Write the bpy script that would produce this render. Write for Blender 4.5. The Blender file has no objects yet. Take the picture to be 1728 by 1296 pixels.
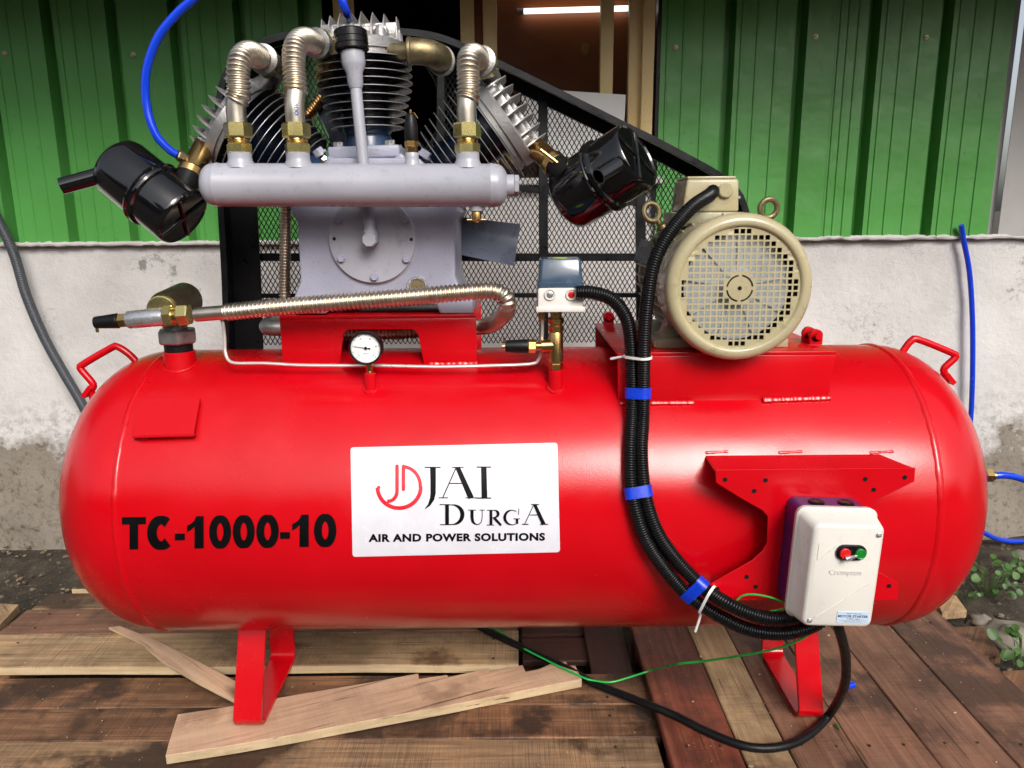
import bpy, bmesh, math, random
from math import radians, sin, cos, pi, sqrt, atan2
from mathutils import Vector, Matrix
random.seed(7)

# ------------------------------------------------------------------ camera, sky, sun, exposure
SC = bpy.context.scene
COL = SC.collection
F_PX = 1300.0
CAM_LOC = Vector((0.0, -2.03, 1.34))
CAM_ROT = Matrix.Rotation(radians(90 - 12.5), 3, 'X') @ Matrix.Rotation(radians(-0.45), 3, 'Z')
cam = bpy.data.cameras.new('camera')
cam.sensor_width = 36.0
cam.lens = 36.0 * F_PX / 1728.0
cam.clip_start = 0.05
cam.clip_end = 1000
camo = bpy.data.objects.new('camera', cam)
COL.objects.link(camo)
camo.matrix_world = Matrix.Translation(CAM_LOC) @ CAM_ROT.to_4x4()
SC.camera = camo

SUN_EL, SUN_AZ = 36.0, 160.0          # soft light from the open yard behind the camera, slightly right
world = bpy.data.worlds.new('World')
SC.world = world
world.use_nodes = True
wn = world.node_tree.nodes
wl = world.node_tree.links
wn.clear()
sky = wn.new('ShaderNodeTexSky')
sky.sky_type = 'NISHITA'
sky.sun_disc = False
sky.sun_elevation = radians(SUN_EL)
sky.sun_rotation = radians(SUN_AZ)
sky.dust_density = 4.0
sky.air_density = 1.0
sky.ozone_density = 1.0
bg = wn.new('ShaderNodeBackground')
bg.inputs['Strength'].default_value = 0.105
hsv = wn.new('ShaderNodeHueSaturation')       # overcast: a paler sky
hsv.inputs['Saturation'].default_value = 0.45
wo = wn.new('ShaderNodeOutputWorld')
wl.new(sky.outputs[0], hsv.inputs['Color'])
wl.new(hsv.outputs[0], bg.inputs[0])
wl.new(bg.outputs[0], wo.inputs[0])

sun = bpy.data.lights.new('sun', 'SUN')
sun.energy = 1.5
sun.angle = radians(24)
sun.color = (1.0, 0.96, 0.9)
suno = bpy.data.objects.new('sun', sun)
COL.objects.link(suno)
a = radians(SUN_AZ)
sd = Vector((sin(a) * cos(radians(SUN_EL)), cos(a) * cos(radians(SUN_EL)), sin(radians(SUN_EL))))
suno.rotation_euler = sd.to_track_quat('Z', 'Y').to_euler()
suno.location = sd * 20

SC.view_settings.view_transform = 'Standard'
SC.view_settings.look = 'None'
SC.view_settings.exposure = 0.72
SC.view_settings.gamma = 1.0
SC.view_settings.use_curve_mapping = False
SC.cycles.max_bounces = 5
SC.cycles.diffuse_bounces = 3
SC.cycles.glossy_bounces = 3
SC.cycles.transmission_bounces = 4
SC.cycles.caustics_reflective = False
SC.cycles.caustics_refractive = False
SC.cycles.use_adaptive_sampling = True
SC.cycles.adaptive_threshold = 0.02
SC.cycles.use_denoising = True

# ------------------------------------------------------------------ layout helpers: where a sight line meets a real plane / the tank
TC = Vector((0.026, 0.0, 0.605))
TR = 0.38


def ray(px, py):
    return CAM_ROT @ Vector(((px - 864) / F_PX, -(py - 648) / F_PX, -1.0))


def P(px, py, Y):
    d = ray(px, py)
    return CAM_LOC + d * ((Y - CAM_LOC.y) / d.y)


def G(px, py, z=0.0):
    d = ray(px, py)
    return CAM_LOC + d * ((z - CAM_LOC.z) / d.z)


def T(px, py, off=0.0):
    d = ray(px, py)
    o = CAM_LOC - TC
    A = d.y ** 2 + d.z ** 2
    B = 2 * (o.y * d.y + o.z * d.z)
    Cc = o.y ** 2 + o.z ** 2 - (TR + off) ** 2
    q = max(0.0, B * B - 4 * A * Cc)
    return CAM_LOC + d * ((-B - sqrt(q)) / (2 * A))


def mpp(p):
    """metres per photograph pixel at a point"""
    return -(CAM_ROT.transposed() @ (Vector(p) - CAM_LOC)).z / F_PX


# ------------------------------------------------------------------ mesh builder
class MB:
    def __init__(s):
        s.v, s.f, s.m = [], [], []

    def add(s, vs, fs, mi=0):
        b = len(s.v)
        s.v += [tuple(x) for x in vs]
        s.f += [tuple(b + i for i in f) for f in fs]
        s.m += [mi] * len(fs)

    def box(s, c, size, R=None, mi=0):
        c = Vector(c)
        h = Vector(size) / 2
        vs = []
        for z in (-1, 1):
            for y in (-1, 1):
                for x in (-1, 1):
                    p = Vector((x * h.x, y * h.y, z * h.z))
                    if R is not None:
                        p = R @ p
                    vs.append(c + p)
        s.add(vs, [(0, 2, 3, 1), (4, 5, 7, 6), (0, 1, 5, 4), (2, 6, 7, 3), (0, 4, 6, 2), (1, 3, 7, 5)], mi)
        return s

    def lathe(s, o, axis, prof, n=32, cap0=True, cap1=True, mi=0, phase=0.0):
        """prof: list of (radius, height) along axis"""
        o = Vector(o)
        ax = Vector(axis).normalized()
        u = ax.orthogonal().normalized()
        if abs(ax.z) < 0.9:
            u = (Vector((0, 0, 1)) - ax * ax.z).normalized()
        w = ax.cross(u)
        vs, fs = [], []
        for r, h in prof:
            for k in range(n):
                t = 2 * pi * k / n + phase
                vs.append(o + ax * h + (u * cos(t) + w * sin(t)) * r)
        for i in range(len(prof) - 1):
            for k in range(n):
                k2 = (k + 1) % n
                fs.append((i * n + k, i * n + k2, (i + 1) * n + k2, (i + 1) * n + k))
        if cap0:
            fs.append(tuple(reversed(range(n))))
        if cap1:
            b = (len(prof) - 1) * n
            fs.append(tuple(b + k for k in range(n)))
        s.add(vs, fs, mi)
        return s

    def cyl(s, p0, p1, r0, r1=None, n=20, mi=0):
        p0, p1 = Vector(p0), Vector(p1)
        L = (p1 - p0).length
        return s.lathe(p0, p1 - p0, [(r0, 0), (r0 if r1 is None else r1, L)], n, mi=mi)

    def hexa(s, p0, p1, r, mi=0, phase=0.26):
        p0, p1 = Vector(p0), Vector(p1)
        L = (p1 - p0).length
        c = min(L * 0.12, r * 0.12)
        return s.lathe(p0, p1 - p0, [(r * 0.9, 0), (r, c), (r, L - c), (r * 0.9, L)], 6, mi=mi, phase=phase)

    def sweep(s, pts, rad, n=12, mi=0, caps=True):
        pts = [Vector(p) for p in pts]
        N = len(pts)
        if not hasattr(rad, '__len__'):
            rad = [rad] * N
        tg = []
        for i in range(N):
            a, b = pts[max(0, i - 1)], pts[min(N - 1, i + 1)]
            tg.append((b - a).normalized())
        u = tg[0].orthogonal().normalized()
        vs, fs = [], []
        for i in range(N):
            u = (u - tg[i] * u.dot(tg[i])).normalized()
            w = tg[i].cross(u)
            for k in range(n):
                t = 2 * pi * k / n
                vs.append(pts[i] + (u * cos(t) + w * sin(t)) * rad[i])
        for i in range(N - 1):
            for k in range(n):
                k2 = (k + 1) % n
                fs.append((i * n + k, i * n + k2, (i + 1) * n + k2, (i + 1) * n + k))
        if caps:
            fs.append(tuple(reversed(range(n))))
            fs.append(tuple((N - 1) * n + k for k in range(n)))
        s.add(vs, fs, mi)
        return s

    def prism(s, poly, fn, h0, h1, mi=0):
        """poly: list of 2D points; fn(a, b, h) -> world point"""
        n = len(poly)
        vs = [fn(a, b, h0) for a, b in poly] + [fn(a, b, h1) for a, b in poly]
        fs = [tuple(reversed(range(n))), tuple(range(n, 2 * n))]
        for k in range(n):
            k2 = (k + 1) % n
            fs.append((k, k2, n + k2, n + k))
        s.add(vs, fs, mi)
        return s

    def mesh(s, name='m', smooth=35, bevel=0.0, seg=2):
        me = bpy.data.meshes.new(name)
        me.from_pydata(s.v, [], s.f)
        bm = bmesh.new()
        bm.from_mesh(me)
        for f, mi in zip(bm.faces, s.m):
            f.material_index = mi
        bmesh.ops.recalc_face_normals(bm, faces=bm.faces[:])
        if bevel > 0:
            es = [e for e in bm.edges if len(e.link_faces) == 2 and e.calc_face_angle(0) > radians(28)]
            bmesh.ops.bevel(bm, geom=es, offset=bevel, segments=seg, profile=0.5, affect='EDGES', clamp_overlap=True)
        bm.to_mesh(me)
        bm.free()
        if smooth:
            for p in me.polygons:
                p.use_smooth = True
            me.set_sharp_from_angle(angle=radians(smooth))
        return me


WM = {}


def put(name, me, mat, parent=None, M=None, label=None):
    o = bpy.data.objects.new(name, me)
    COL.objects.link(o)
    M = M or Matrix.Identity(4)
    if mat is not None and len(me.materials) == 0:
        for m in (mat if isinstance(mat, (list, tuple)) else [mat]):
            me.materials.append(m)
    if parent is not None:
        o.parent = parent
        o.matrix_parent_inverse = WM[parent.name].inverted()
    o.matrix_basis = M
    WM[o.name] = M.copy()
    if label:
        o['label'] = label
    return o


def B(name, mb, mat, parent=None, M=None, smooth=35, bevel=0.0, seg=2, label=None):
    return put(name, mb.mesh(name, smooth, bevel, seg), mat, parent, M, label)


def thing(name, label, cat, loc, group=None):
    o = bpy.data.objects.new(name, None)
    COL.objects.link(o)
    o.empty_display_size = 0.1
    M = Matrix.Translation(Vector(loc))
    o.matrix_basis = M
    WM[o.name] = M
    tag(o, label, cat, group)
    return o


def tag(o, label, cat, group=None):
    o['label'] = label
    o['category'] = cat
    if group:
        o['group'] = group
    return o


def struct(o, kind='structure', label=None):
    o['kind'] = kind
    if label:
        o['label'] = label
    return o


def catmull(pts, per=16):
    pts = [Vector(p) for p in pts]
    q = [pts[0] * 2 - pts[1]] + pts + [pts[-1] * 2 - pts[-2]]
    out = []
    for i in range(1, len(q) - 2):
        for k in range(per):
            t = k / per
            a, b, c, d = q[i - 1], q[i], q[i + 1], q[i + 2]
            out.append(0.5 * ((2 * b) + (c - a) * t + (2 * a - 5 * b + 4 * c - d) * t * t + (3 * b - a - 3 * c + d) * t ** 3))
    out.append(pts[-1])
    return out


def resample(pts, step):
    L = [0.0]
    for a, b in zip(pts, pts[1:]):
        L.append(L[-1] + (b - a).length)
    n = max(2, int(round(L[-1] / step)))
    out, j = [], 0
    for i in range(n + 1):
        t = L[-1] * i / n
        while j < len(L) - 2 and L[j + 1] < t:
            j += 1
        seg = max(1e-9, L[j + 1] - L[j])
        out.append(pts[j].lerp(pts[j + 1], (t - L[j]) / seg))
    return out


def corrugated(mb, pts, r, pitch, amp=0.16, n=16, sub=6, mi=0, plain0=0.0, plain1=0.0, rp=0.82):
    c = resample(catmull(pts, 24), pitch / sub)
    N = len(c)
    step = pitch / sub
    rad = []
    for i in range(N):
        if i * step < plain0 or (N - 1 - i) * step < plain1:
            rad.append(r * rp)
        else:
            w = 0.5 + 0.5 * cos(2 * pi * i / sub)
            rad.append(r * (1 - amp + amp * (w ** 0.7)))
    mb.sweep(c, rad, n, mi)
    return mb


# ------------------------------------------------------------------ materials
def mk(name):
    m = bpy.data.materials.new(name)
    m.use_nodes = True
    nt = m.node_tree
    b = nt.nodes['Principled BSDF']
    return m, nt, b


def nd(nt, t, **kw):
    n = nt.nodes.new(t)
    for k, v in kw.items():
        setattr(n, k, v)
    return n


def noise(nt, scale, detail=4, rough=0.55, vec=None, coord='Object', dims=None):
    n = nd(nt, 'ShaderNodeTexNoise')
    n.inputs['Scale'].default_value = scale
    n.inputs['Detail'].default_value = detail
    n.inputs['Roughness'].default_value = rough
    if vec is None:
        tc = nd(nt, 'ShaderNodeTexCoord')
        vec = tc.outputs[coord]
    nt.links.new(vec, n.inputs['Vector'])
    return n


def ramp(nt, src, stops):
    r = nd(nt, 'ShaderNodeValToRGB')
    el = r.color_ramp.elements
    while len(el) > 1:
        el.remove(el[-1])
    el[0].position, c = stops[0]
    el[0].color = c if len(c) == 4 else (*c, 1)
    for p, c in stops[1:]:
        e = el.new(p)
        e.color = c if len(c) == 4 else (*c, 1)
    nt.links.new(src, r.inputs[0])
    return r


def mix(nt, fac, a, b, mode='MIX'):
    m = nd(nt, 'ShaderNodeMix', data_type='RGBA', blend_type=mode)
    for sock, val in ((m.inputs['Factor'], fac), (m.inputs['A'], a), (m.inputs['B'], b)):
        if hasattr(val, 'links'):
            nt.links.new(val, sock)
        elif hasattr(val, '__len__'):
            sock.default_value = (*val, 1) if len(val) == 3 else val
        else:
            sock.default_value = val
    return m.outputs['Result']


def bump(nt, b, src, strength, dist, prev=None):
    n = nd(nt, 'ShaderNodeBump')
    n.inputs['Strength'].default_value = strength
    n.inputs['Distance'].default_value = dist
    nt.links.new(src, n.inputs['Height'])
    if prev is not None:
        nt.links.new(prev.outputs[0], n.inputs['Normal'])
    nt.links.new(n.outputs[0], b.inputs['Normal'])
    return n


def paint(name, col, rough=0.4, metal=0.0, coat=0.0, var=0.12, bs=0.0, bscale=400, vscale=6, rvar=0.1, spec=0.5, dirt=0.0, dirtcol=(0.05, 0.04, 0.03)):
    m, nt, b = mk(name)
    n = noise(nt, vscale, 3)
    lo = tuple(c * (1 - var) for c in col)
    hi = tuple(min(1, c * (1 + var)) for c in col)
    r = ramp(nt, n.outputs[0], [(0.3, lo), (0.7, hi)])
    out = r.outputs[0]
    if dirt > 0:
        n3 = noise(nt, vscale * 7, 4, 0.7)
        d = ramp(nt, n3.outputs[0], [(0.58, (0, 0, 0)), (0.75, (dirt,) * 3)])
        out = mix(nt, d.outputs[0], out, dirtcol)
    nt.links.new(out, b.inputs['Base Color'])
    b.inputs['Metallic'].default_value = metal
    b.inputs['Specular IOR Level'].default_value = spec
    n2 = noise(nt, vscale * 4, 2)
    rr = ramp(nt, n2.outputs[0], [(0.3, (max(0.02, rough - rvar),) * 3), (0.75, (min(1, rough + rvar),) * 3)])
    nt.links.new(rr.outputs[0], b.inputs['Roughness'])
    b.inputs['Coat Weight'].default_value = coat
    b.inputs['Coat Roughness'].default_value = 0.08
    if bs > 0:
        nb = noise(nt, bscale, 2)
        bump(nt, b, nb.outputs[0], bs, 0.002)
    return m


def red_paint():
    m, nt, b = mk('red_enamel')
    tc = nd(nt, 'ShaderNodeTexCoord')
    V = tc.outputs['Object']
    n = noise(nt, 4, 4, 0.55, V)
    r = ramp(nt, n.outputs[0], [(0.3, (0.50, 0.001, 0.005)), (0.7, (0.58, 0.0016, 0.0085))])
    sp = noise(nt, 55, 3, 0.7, V)
    ds = ramp(nt, sp.outputs[0], [(0.72, (0, 0, 0)), (0.76, (0.30,) * 3)])
    c = mix(nt, ds.outputs[0], r.outputs[0], (0.42, 0.10, 0.09))
    nt.links.new(c, b.inputs['Base Color'])
    sm = noise(nt, 2.6, 5, 0.6, V)
    rr = ramp(nt, sm.outputs[0], [(0.32, (0.15,) * 3), (0.5, (0.22,) * 3), (0.66, (0.36,) * 3)])
    nt.links.new(rr.outputs[0], b.inputs['Roughness'])
    b.inputs['Specular IOR Level'].default_value = 0.5
    peel = noise(nt, 300, 2, 0.5, V)
    wav = noise(nt, 3.0, 1, 0.5, V)
    bp = bump(nt, b, wav.outputs[0], 0.05, 0.02)
    bump(nt, b, peel.outputs[0], 0.16, 0.0015, bp)
    return m


M = {}
M['red'] = red_paint()
M['pump_grey'] = paint('grey_pump_paint', (0.36, 0.36, 0.41), 0.34, coat=0.2, var=0.08, bs=0.10, bscale=110, dirt=0.3)
M['cast_grey'] = paint('grey_cast_iron_paint', (0.33, 0.335, 0.42), 0.42, coat=0.15, var=0.08, bs=0.4, bscale=190, dirt=0.15)
M['alu'] = paint('cast_aluminium', (0.36, 0.35, 0.345), 0.42, metal=0.55, var=0.15, bs=0.4, bscale=200, dirt=0.45)
M['barrel'] = paint('blue_barrel_paint', (0.03, 0.06, 0.13), 0.3, coat=0.3, var=0.15)
M['fin_dark'] = paint('dark_fin_paint', (0.010, 0.013, 0.028), 0.3, coat=0.2, var=0.2)
M['fin_edge'] = paint('machined_fin_edge', (0.45, 0.44, 0.43), 0.4, metal=0.7, var=0.1)
M['steel'] = paint('stainless_hose', (0.64, 0.57, 0.47), 0.36, metal=1.0, var=0.1, vscale=14, rvar=0.06)
M['steel_gold'] = paint('golden_hose', (0.70, 0.45, 0.20), 0.25, metal=1.0, var=0.1)
M['zinc'] = paint('yellow_zinc_plating', (0.68, 0.58, 0.24), 0.27, metal=0.95, var=0.06, vscale=10, rvar=0.02)
M['brass'] = paint('brass', (0.62, 0.40, 0.15), 0.25, metal=1.0, var=0.10, vscale=12, rvar=0.03)
M['bronze'] = paint('old_brass_casting', (0.25, 0.20, 0.11), 0.42, metal=0.85, var=0.2, vscale=30, bs=0.3, bscale=400)
M['dark_bronze'] = paint('dark_oiled_bronze', (0.10, 0.075, 0.05), 0.35, metal=0.7, var=0.25, vscale=20, bs=0.2, bscale=200)
M['castiron'] = paint('bare_cast_fitting', (0.30, 0.29, 0.28), 0.38, metal=0.8, var=0.25, vscale=24, bs=0.3, bscale=300)
M['boltgrey'] = paint('galvanised_bolt', (0.60, 0.60, 0.62), 0.3, metal=0.8, var=0.15, vscale=40)
M['black_gloss'] = paint('black_gloss_enamel', (0.004, 0.004, 0.005), 0.10, coat=0.6, var=0.1, rvar=0.04)
M['black_rubber'] = paint('black_rubber', (0.006, 0.006, 0.0065), 0.42, var=0.2, vscale=20, spec=0.25)
M['black_plastic'] = paint('black_plastic', (0.005, 0.005, 0.0055), 0.28, var=0.2, vscale=20, spec=0.3)
M['black_paint'] = paint('black_guard_paint', (0.009, 0.0095, 0.011), 0.36, var=0.3, bs=0.15, bscale=300, dirt=0.25, dirtcol=(0.04, 0.04, 0.04), spec=0.3)
M['mesh_black'] = paint('black_mesh_paint', (0.004, 0.004, 0.005), 0.5, var=0.2, spec=0.2)
M['motor'] = paint('beige_motor_paint', (0.42, 0.365, 0.22), 0.30, coat=0.2, var=0.08, bs=0.08, bscale=150, dirt=0.35)
M['motor_cast'] = paint('beige_cast_paint', (0.36, 0.33, 0.21), 0.42, var=0.1, bs=0.3, bscale=220, dirt=0.3)
M['fan_white'] = paint('pale_fan_plastic', (0.58, 0.62, 0.68), 0.30, var=0.1)
M['white_plastic'] = paint('white_plastic', (0.66, 0.63, 0.58), 0.35, var=0.03, dirt=0.12, dirtcol=(0.3, 0.28, 0.25), vscale=9)
M['switch_white'] = paint('off_white_switch_plastic', (0.72, 0.67, 0.63), 0.38, var=0.03)
M['purple'] = paint('purple_plastic', (0.055, 0.012, 0.10), 0.35, var=0.1)
M['lid_blue'] = paint('slate_blue_lid', (0.045, 0.075, 0.12), 0.22, var=0.12, coat=0.3)
M['blade'] = paint('slate_flywheel_paint', (0.115, 0.13, 0.175), 0.33, var=0.15, coat=0.3)
M['blue_hose'] = paint('blue_polyurethane', (0.004, 0.045, 0.60), 0.2, var=0.1, coat=0.3)
M['blue_tape'] = paint('blue_tape', (0.004, 0.04, 0.55), 0.35, var=0.2, vscale=60)
M['grey_conduit'] = paint('grey_flexible_conduit', (0.055, 0.06, 0.072), 0.45, var=0.1)
M['white_tie'] = paint('white_nylon', (0.8, 0.8, 0.78), 0.35, var=0.03)
M['tube_metal'] = paint('bare_aluminium_tube', (0.72, 0.66, 0.62), 0.35, metal=0.6, var=0.1)
M['white_paper'] = paint('white_paper', (0.80, 0.80, 0.80), 0.6, var=0.03)
M['dial'] = paint('white_dial', (0.82, 0.82, 0.82), 0.3, var=0.02)
M['sticker'] = paint('white_vinyl', (0.70, 0.69, 0.75), 0.22, var=0.05, vscale=14, coat=0.2)
M['ink'] = paint('black_ink', (0.0025, 0.0025, 0.003), 0.5, var=0.1, spec=0.12)
M['ink_red'] = paint('red_ink', (0.62, 0.015, 0.03), 0.25, var=0.05)
M['ink_blue'] = paint('blue_ink', (0.03, 0.15, 0.45), 0.4, var=0.05)
M['label_blue'] = paint('pale_blue_label', (0.50, 0.62, 0.78), 0.3, var=0.03)
M['btn_red'] = paint('red_button', (0.65, 0.01, 0.012), 0.28, var=0.05, coat=0.3)
M['btn_green'] = paint('green_button', (0.004, 0.20, 0.02), 0.28, var=0.05, coat=0.3)
M['lime'] = paint('lime_sticker', (0.45, 0.60, 0.02), 0.35, var=0.05)
M['green_wire'] = paint('green_wire', (0.01, 0.42, 0.06), 0.35, var=0.15)
M['cream'] = paint('cream_window_paint', (0.82, 0.63, 0.30), 0.45, var=0.05, dirt=0.2)
M['screw'] = paint('screw_head', (0.45, 0.42, 0.32), 0.35, metal=0.8, var=0.2, vscale=60)
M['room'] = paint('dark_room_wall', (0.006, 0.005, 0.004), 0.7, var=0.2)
M['trim'] = paint('greige_metal_trim', (0.40, 0.39, 0.38), 0.4, var=0.05, bs=0.03)
M['nameplate'] = paint('etched_nameplate', (0.06, 0.06, 0.06), 0.35, metal=0.5, var=0.3, vscale=60)


def green_sheet():
    m, nt, b = mk('green_coated_steel')
    n = noise(nt, 1.2, 3)
    r = ramp(nt, n.outputs[0], [(0.3, (0.075, 0.29, 0.055)), (0.5, (0.095, 0.35, 0.078)), (0.7, (0.125, 0.40, 0.115))])
    n2 = noise(nt, 30, 8, 0.75)
    d = ramp(nt, n2.outputs[0], [(0.60, (0, 0, 0)), (0.72, (0.6,) * 3)])
    out = mix(nt, d.outputs[0], r.outputs[0], (0.045, 0.05, 0.02))
    nt.links.new(out, b.inputs['Base Color'])
    rr = ramp(nt, n2.outputs[0], [(0.3, (0.26,) * 3), (0.7, (0.44,) * 3)])
    nt.links.new(rr.outputs[0], b.inputs['Roughness'])
    nb = noise(nt, 5.0, 3)
    bump(nt, b, nb.outputs[0], 0.35, 0.02)
    return m


M['green_sheet'] = green_sheet()


def plaster():
    m, nt, b = mk('weathered_plaster')
    tc = nd(nt, 'ShaderNodeTexCoord')
    V = tc.outputs['Object']
    n1 = noise(nt, 1.6, 6, 0.6, V)
    base = ramp(nt, n1.outputs[0], [(0.3, (0.47, 0.45, 0.44)), (0.5, (0.60, 0.58, 0.57)), (0.75, (0.70, 0.68, 0.67))])
    n2 = noise(nt, 16, 7, 0.75, V)
    n2b = noise(nt, 2.3, 3, 0.5, V)
    mm = nd(nt, 'ShaderNodeMath', operation='MULTIPLY')
    nt.links.new(n2.outputs[0], mm.inputs[0])
    nt.links.new(n2b.outputs[0], mm.inputs[1])
    spots = ramp(nt, mm.outputs[0], [(0.355, (0, 0, 0)), (0.42, (0.7,) * 3)])
    c1 = mix(nt, spots.outputs[0], base.outputs[0], (0.10, 0.095, 0.085))
    # cracks
    vo = nd(nt, 'ShaderNodeTexVoronoi', feature='DISTANCE_TO_EDGE')
    vo.inputs['Scale'].default_value = 1.3
    dn = noise(nt, 3.5, 8, 0.7, V)
    sv = nd(nt, 'ShaderNodeVectorMath', operation='MULTIPLY_ADD')
    nt.links.new(dn.outputs['Color'], sv.inputs[0])
    sv.inputs[1].default_value = (0.8, 0.8, 0.8)
    nt.links.new(V, sv.inputs[2])
    nt.links.new(sv.outputs[0], vo.inputs['Vector'])
    cr = ramp(nt, vo.outputs['Distance'], [(0.0, (0.75,) * 3), (0.006, (0, 0, 0))])
    crm = mix(nt, 1.0, cr.outputs[0], ramp(nt, n2b.outputs[0], [(0.5, (0, 0, 0)), (0.6, (1, 1, 1))]).outputs[0], 'MULTIPLY')
    c2 = mix(nt, crm, c1, (0.16, 0.14, 0.12))
    # rising damp / bare render near the footing, with a ragged edge
    sx = nd(nt, 'ShaderNodeSeparateXYZ')
    nt.links.new(V, sx.inputs[0])
    n4 = noise(nt, 3.2, 8, 0.65, V)
    ma = nd(nt, 'ShaderNodeMath', operation='MULTIPLY_ADD')
    nt.links.new(n4.outputs[0], ma.inputs[0])
    ma.inputs[1].default_value = -0.62
    nt.links.new(sx.outputs['Z'], ma.inputs[2])
    fr = ramp(nt, ma.outputs[0], [(-0.20, (1, 1, 1)), (-0.08, (0.7,) * 3), (0.06, (0.0,) * 3)])
    n5 = noise(nt, 26, 7, 0.8, V)
    foot = ramp(nt, n5.outputs[0], [(0.34, (0.08, 0.065, 0.05)), (0.5, (0.26, 0.22, 0.175)), (0.66, (0.46, 0.41, 0.35))])
    c3 = mix(nt, fr.outputs[0], c2, foot.outputs[0])
    # grey bloom band above
    fr2 = ramp(nt, ma.outputs[0], [(0.0, (1, 1, 1)), (0.34, (0,) * 3)])
    sp2 = ramp(nt, n5.outputs[0], [(0.46, (0, 0, 0)), (0.62, (0.8,) * 3)])
    band = mix(nt, 1.0, fr2.outputs[0], sp2.outputs[0], 'MULTIPLY')
    c4 = mix(nt, band, c3, (0.16, 0.145, 0.125))
    nt.links.new(c4, b.inputs['Base Color'])
    b.inputs['Roughness'].default_value = 0.85
    nb = noise(nt, 22, 6, 0.7, V)
    bp = bump(nt, b, nb.outputs[0], 0.5, 0.012)
    bump(nt, b, n5.outputs[0], 0.25, 0.02, bp)
    return m


M['plaster'] = plaster()


def soil():
    m, nt, b = mk('damp_soil')
    tc = nd(nt, 'ShaderNodeTexCoord')
    V = tc.outputs['Object']
    n = noise(nt, 9, 8, 0.75, V)
    r = ramp(nt, n.outputs[0], [(0.3, (0.020, 0.015, 0.010)), (0.5, (0.055, 0.042, 0.028)), (0.72, (0.13, 0.105, 0.075))])
    n2 = noise(nt, 60, 6, 0.7, V)
    sp = ramp(nt, n2.outputs[0], [(0.6, (0, 0, 0)), (0.7, (0.7,) * 3)])
    c = mix(nt, sp.outputs[0], r.outputs[0], (0.20, 0.17, 0.13))
    nt.links.new(c, b.inputs['Base Color'])
    b.inputs['Roughness'].default_value = 0.95
    bp = bump(nt, b, n.outputs[0], 0.8, 0.05)
    bump(nt, b, n2.outputs[0], 0.6, 0.01, bp)
    return m


M['soil'] = soil()
M['stone'] = paint('grey_stone', (0.20, 0.175, 0.14), 0.9, var=0.35, bs=0.8, bscale=40, vscale=14)
M['pebble'] = paint('pebble', (0.15, 0.115, 0.075), 0.9, var=0.5, bs=0.4, bscale=60, vscale=30)


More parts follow.
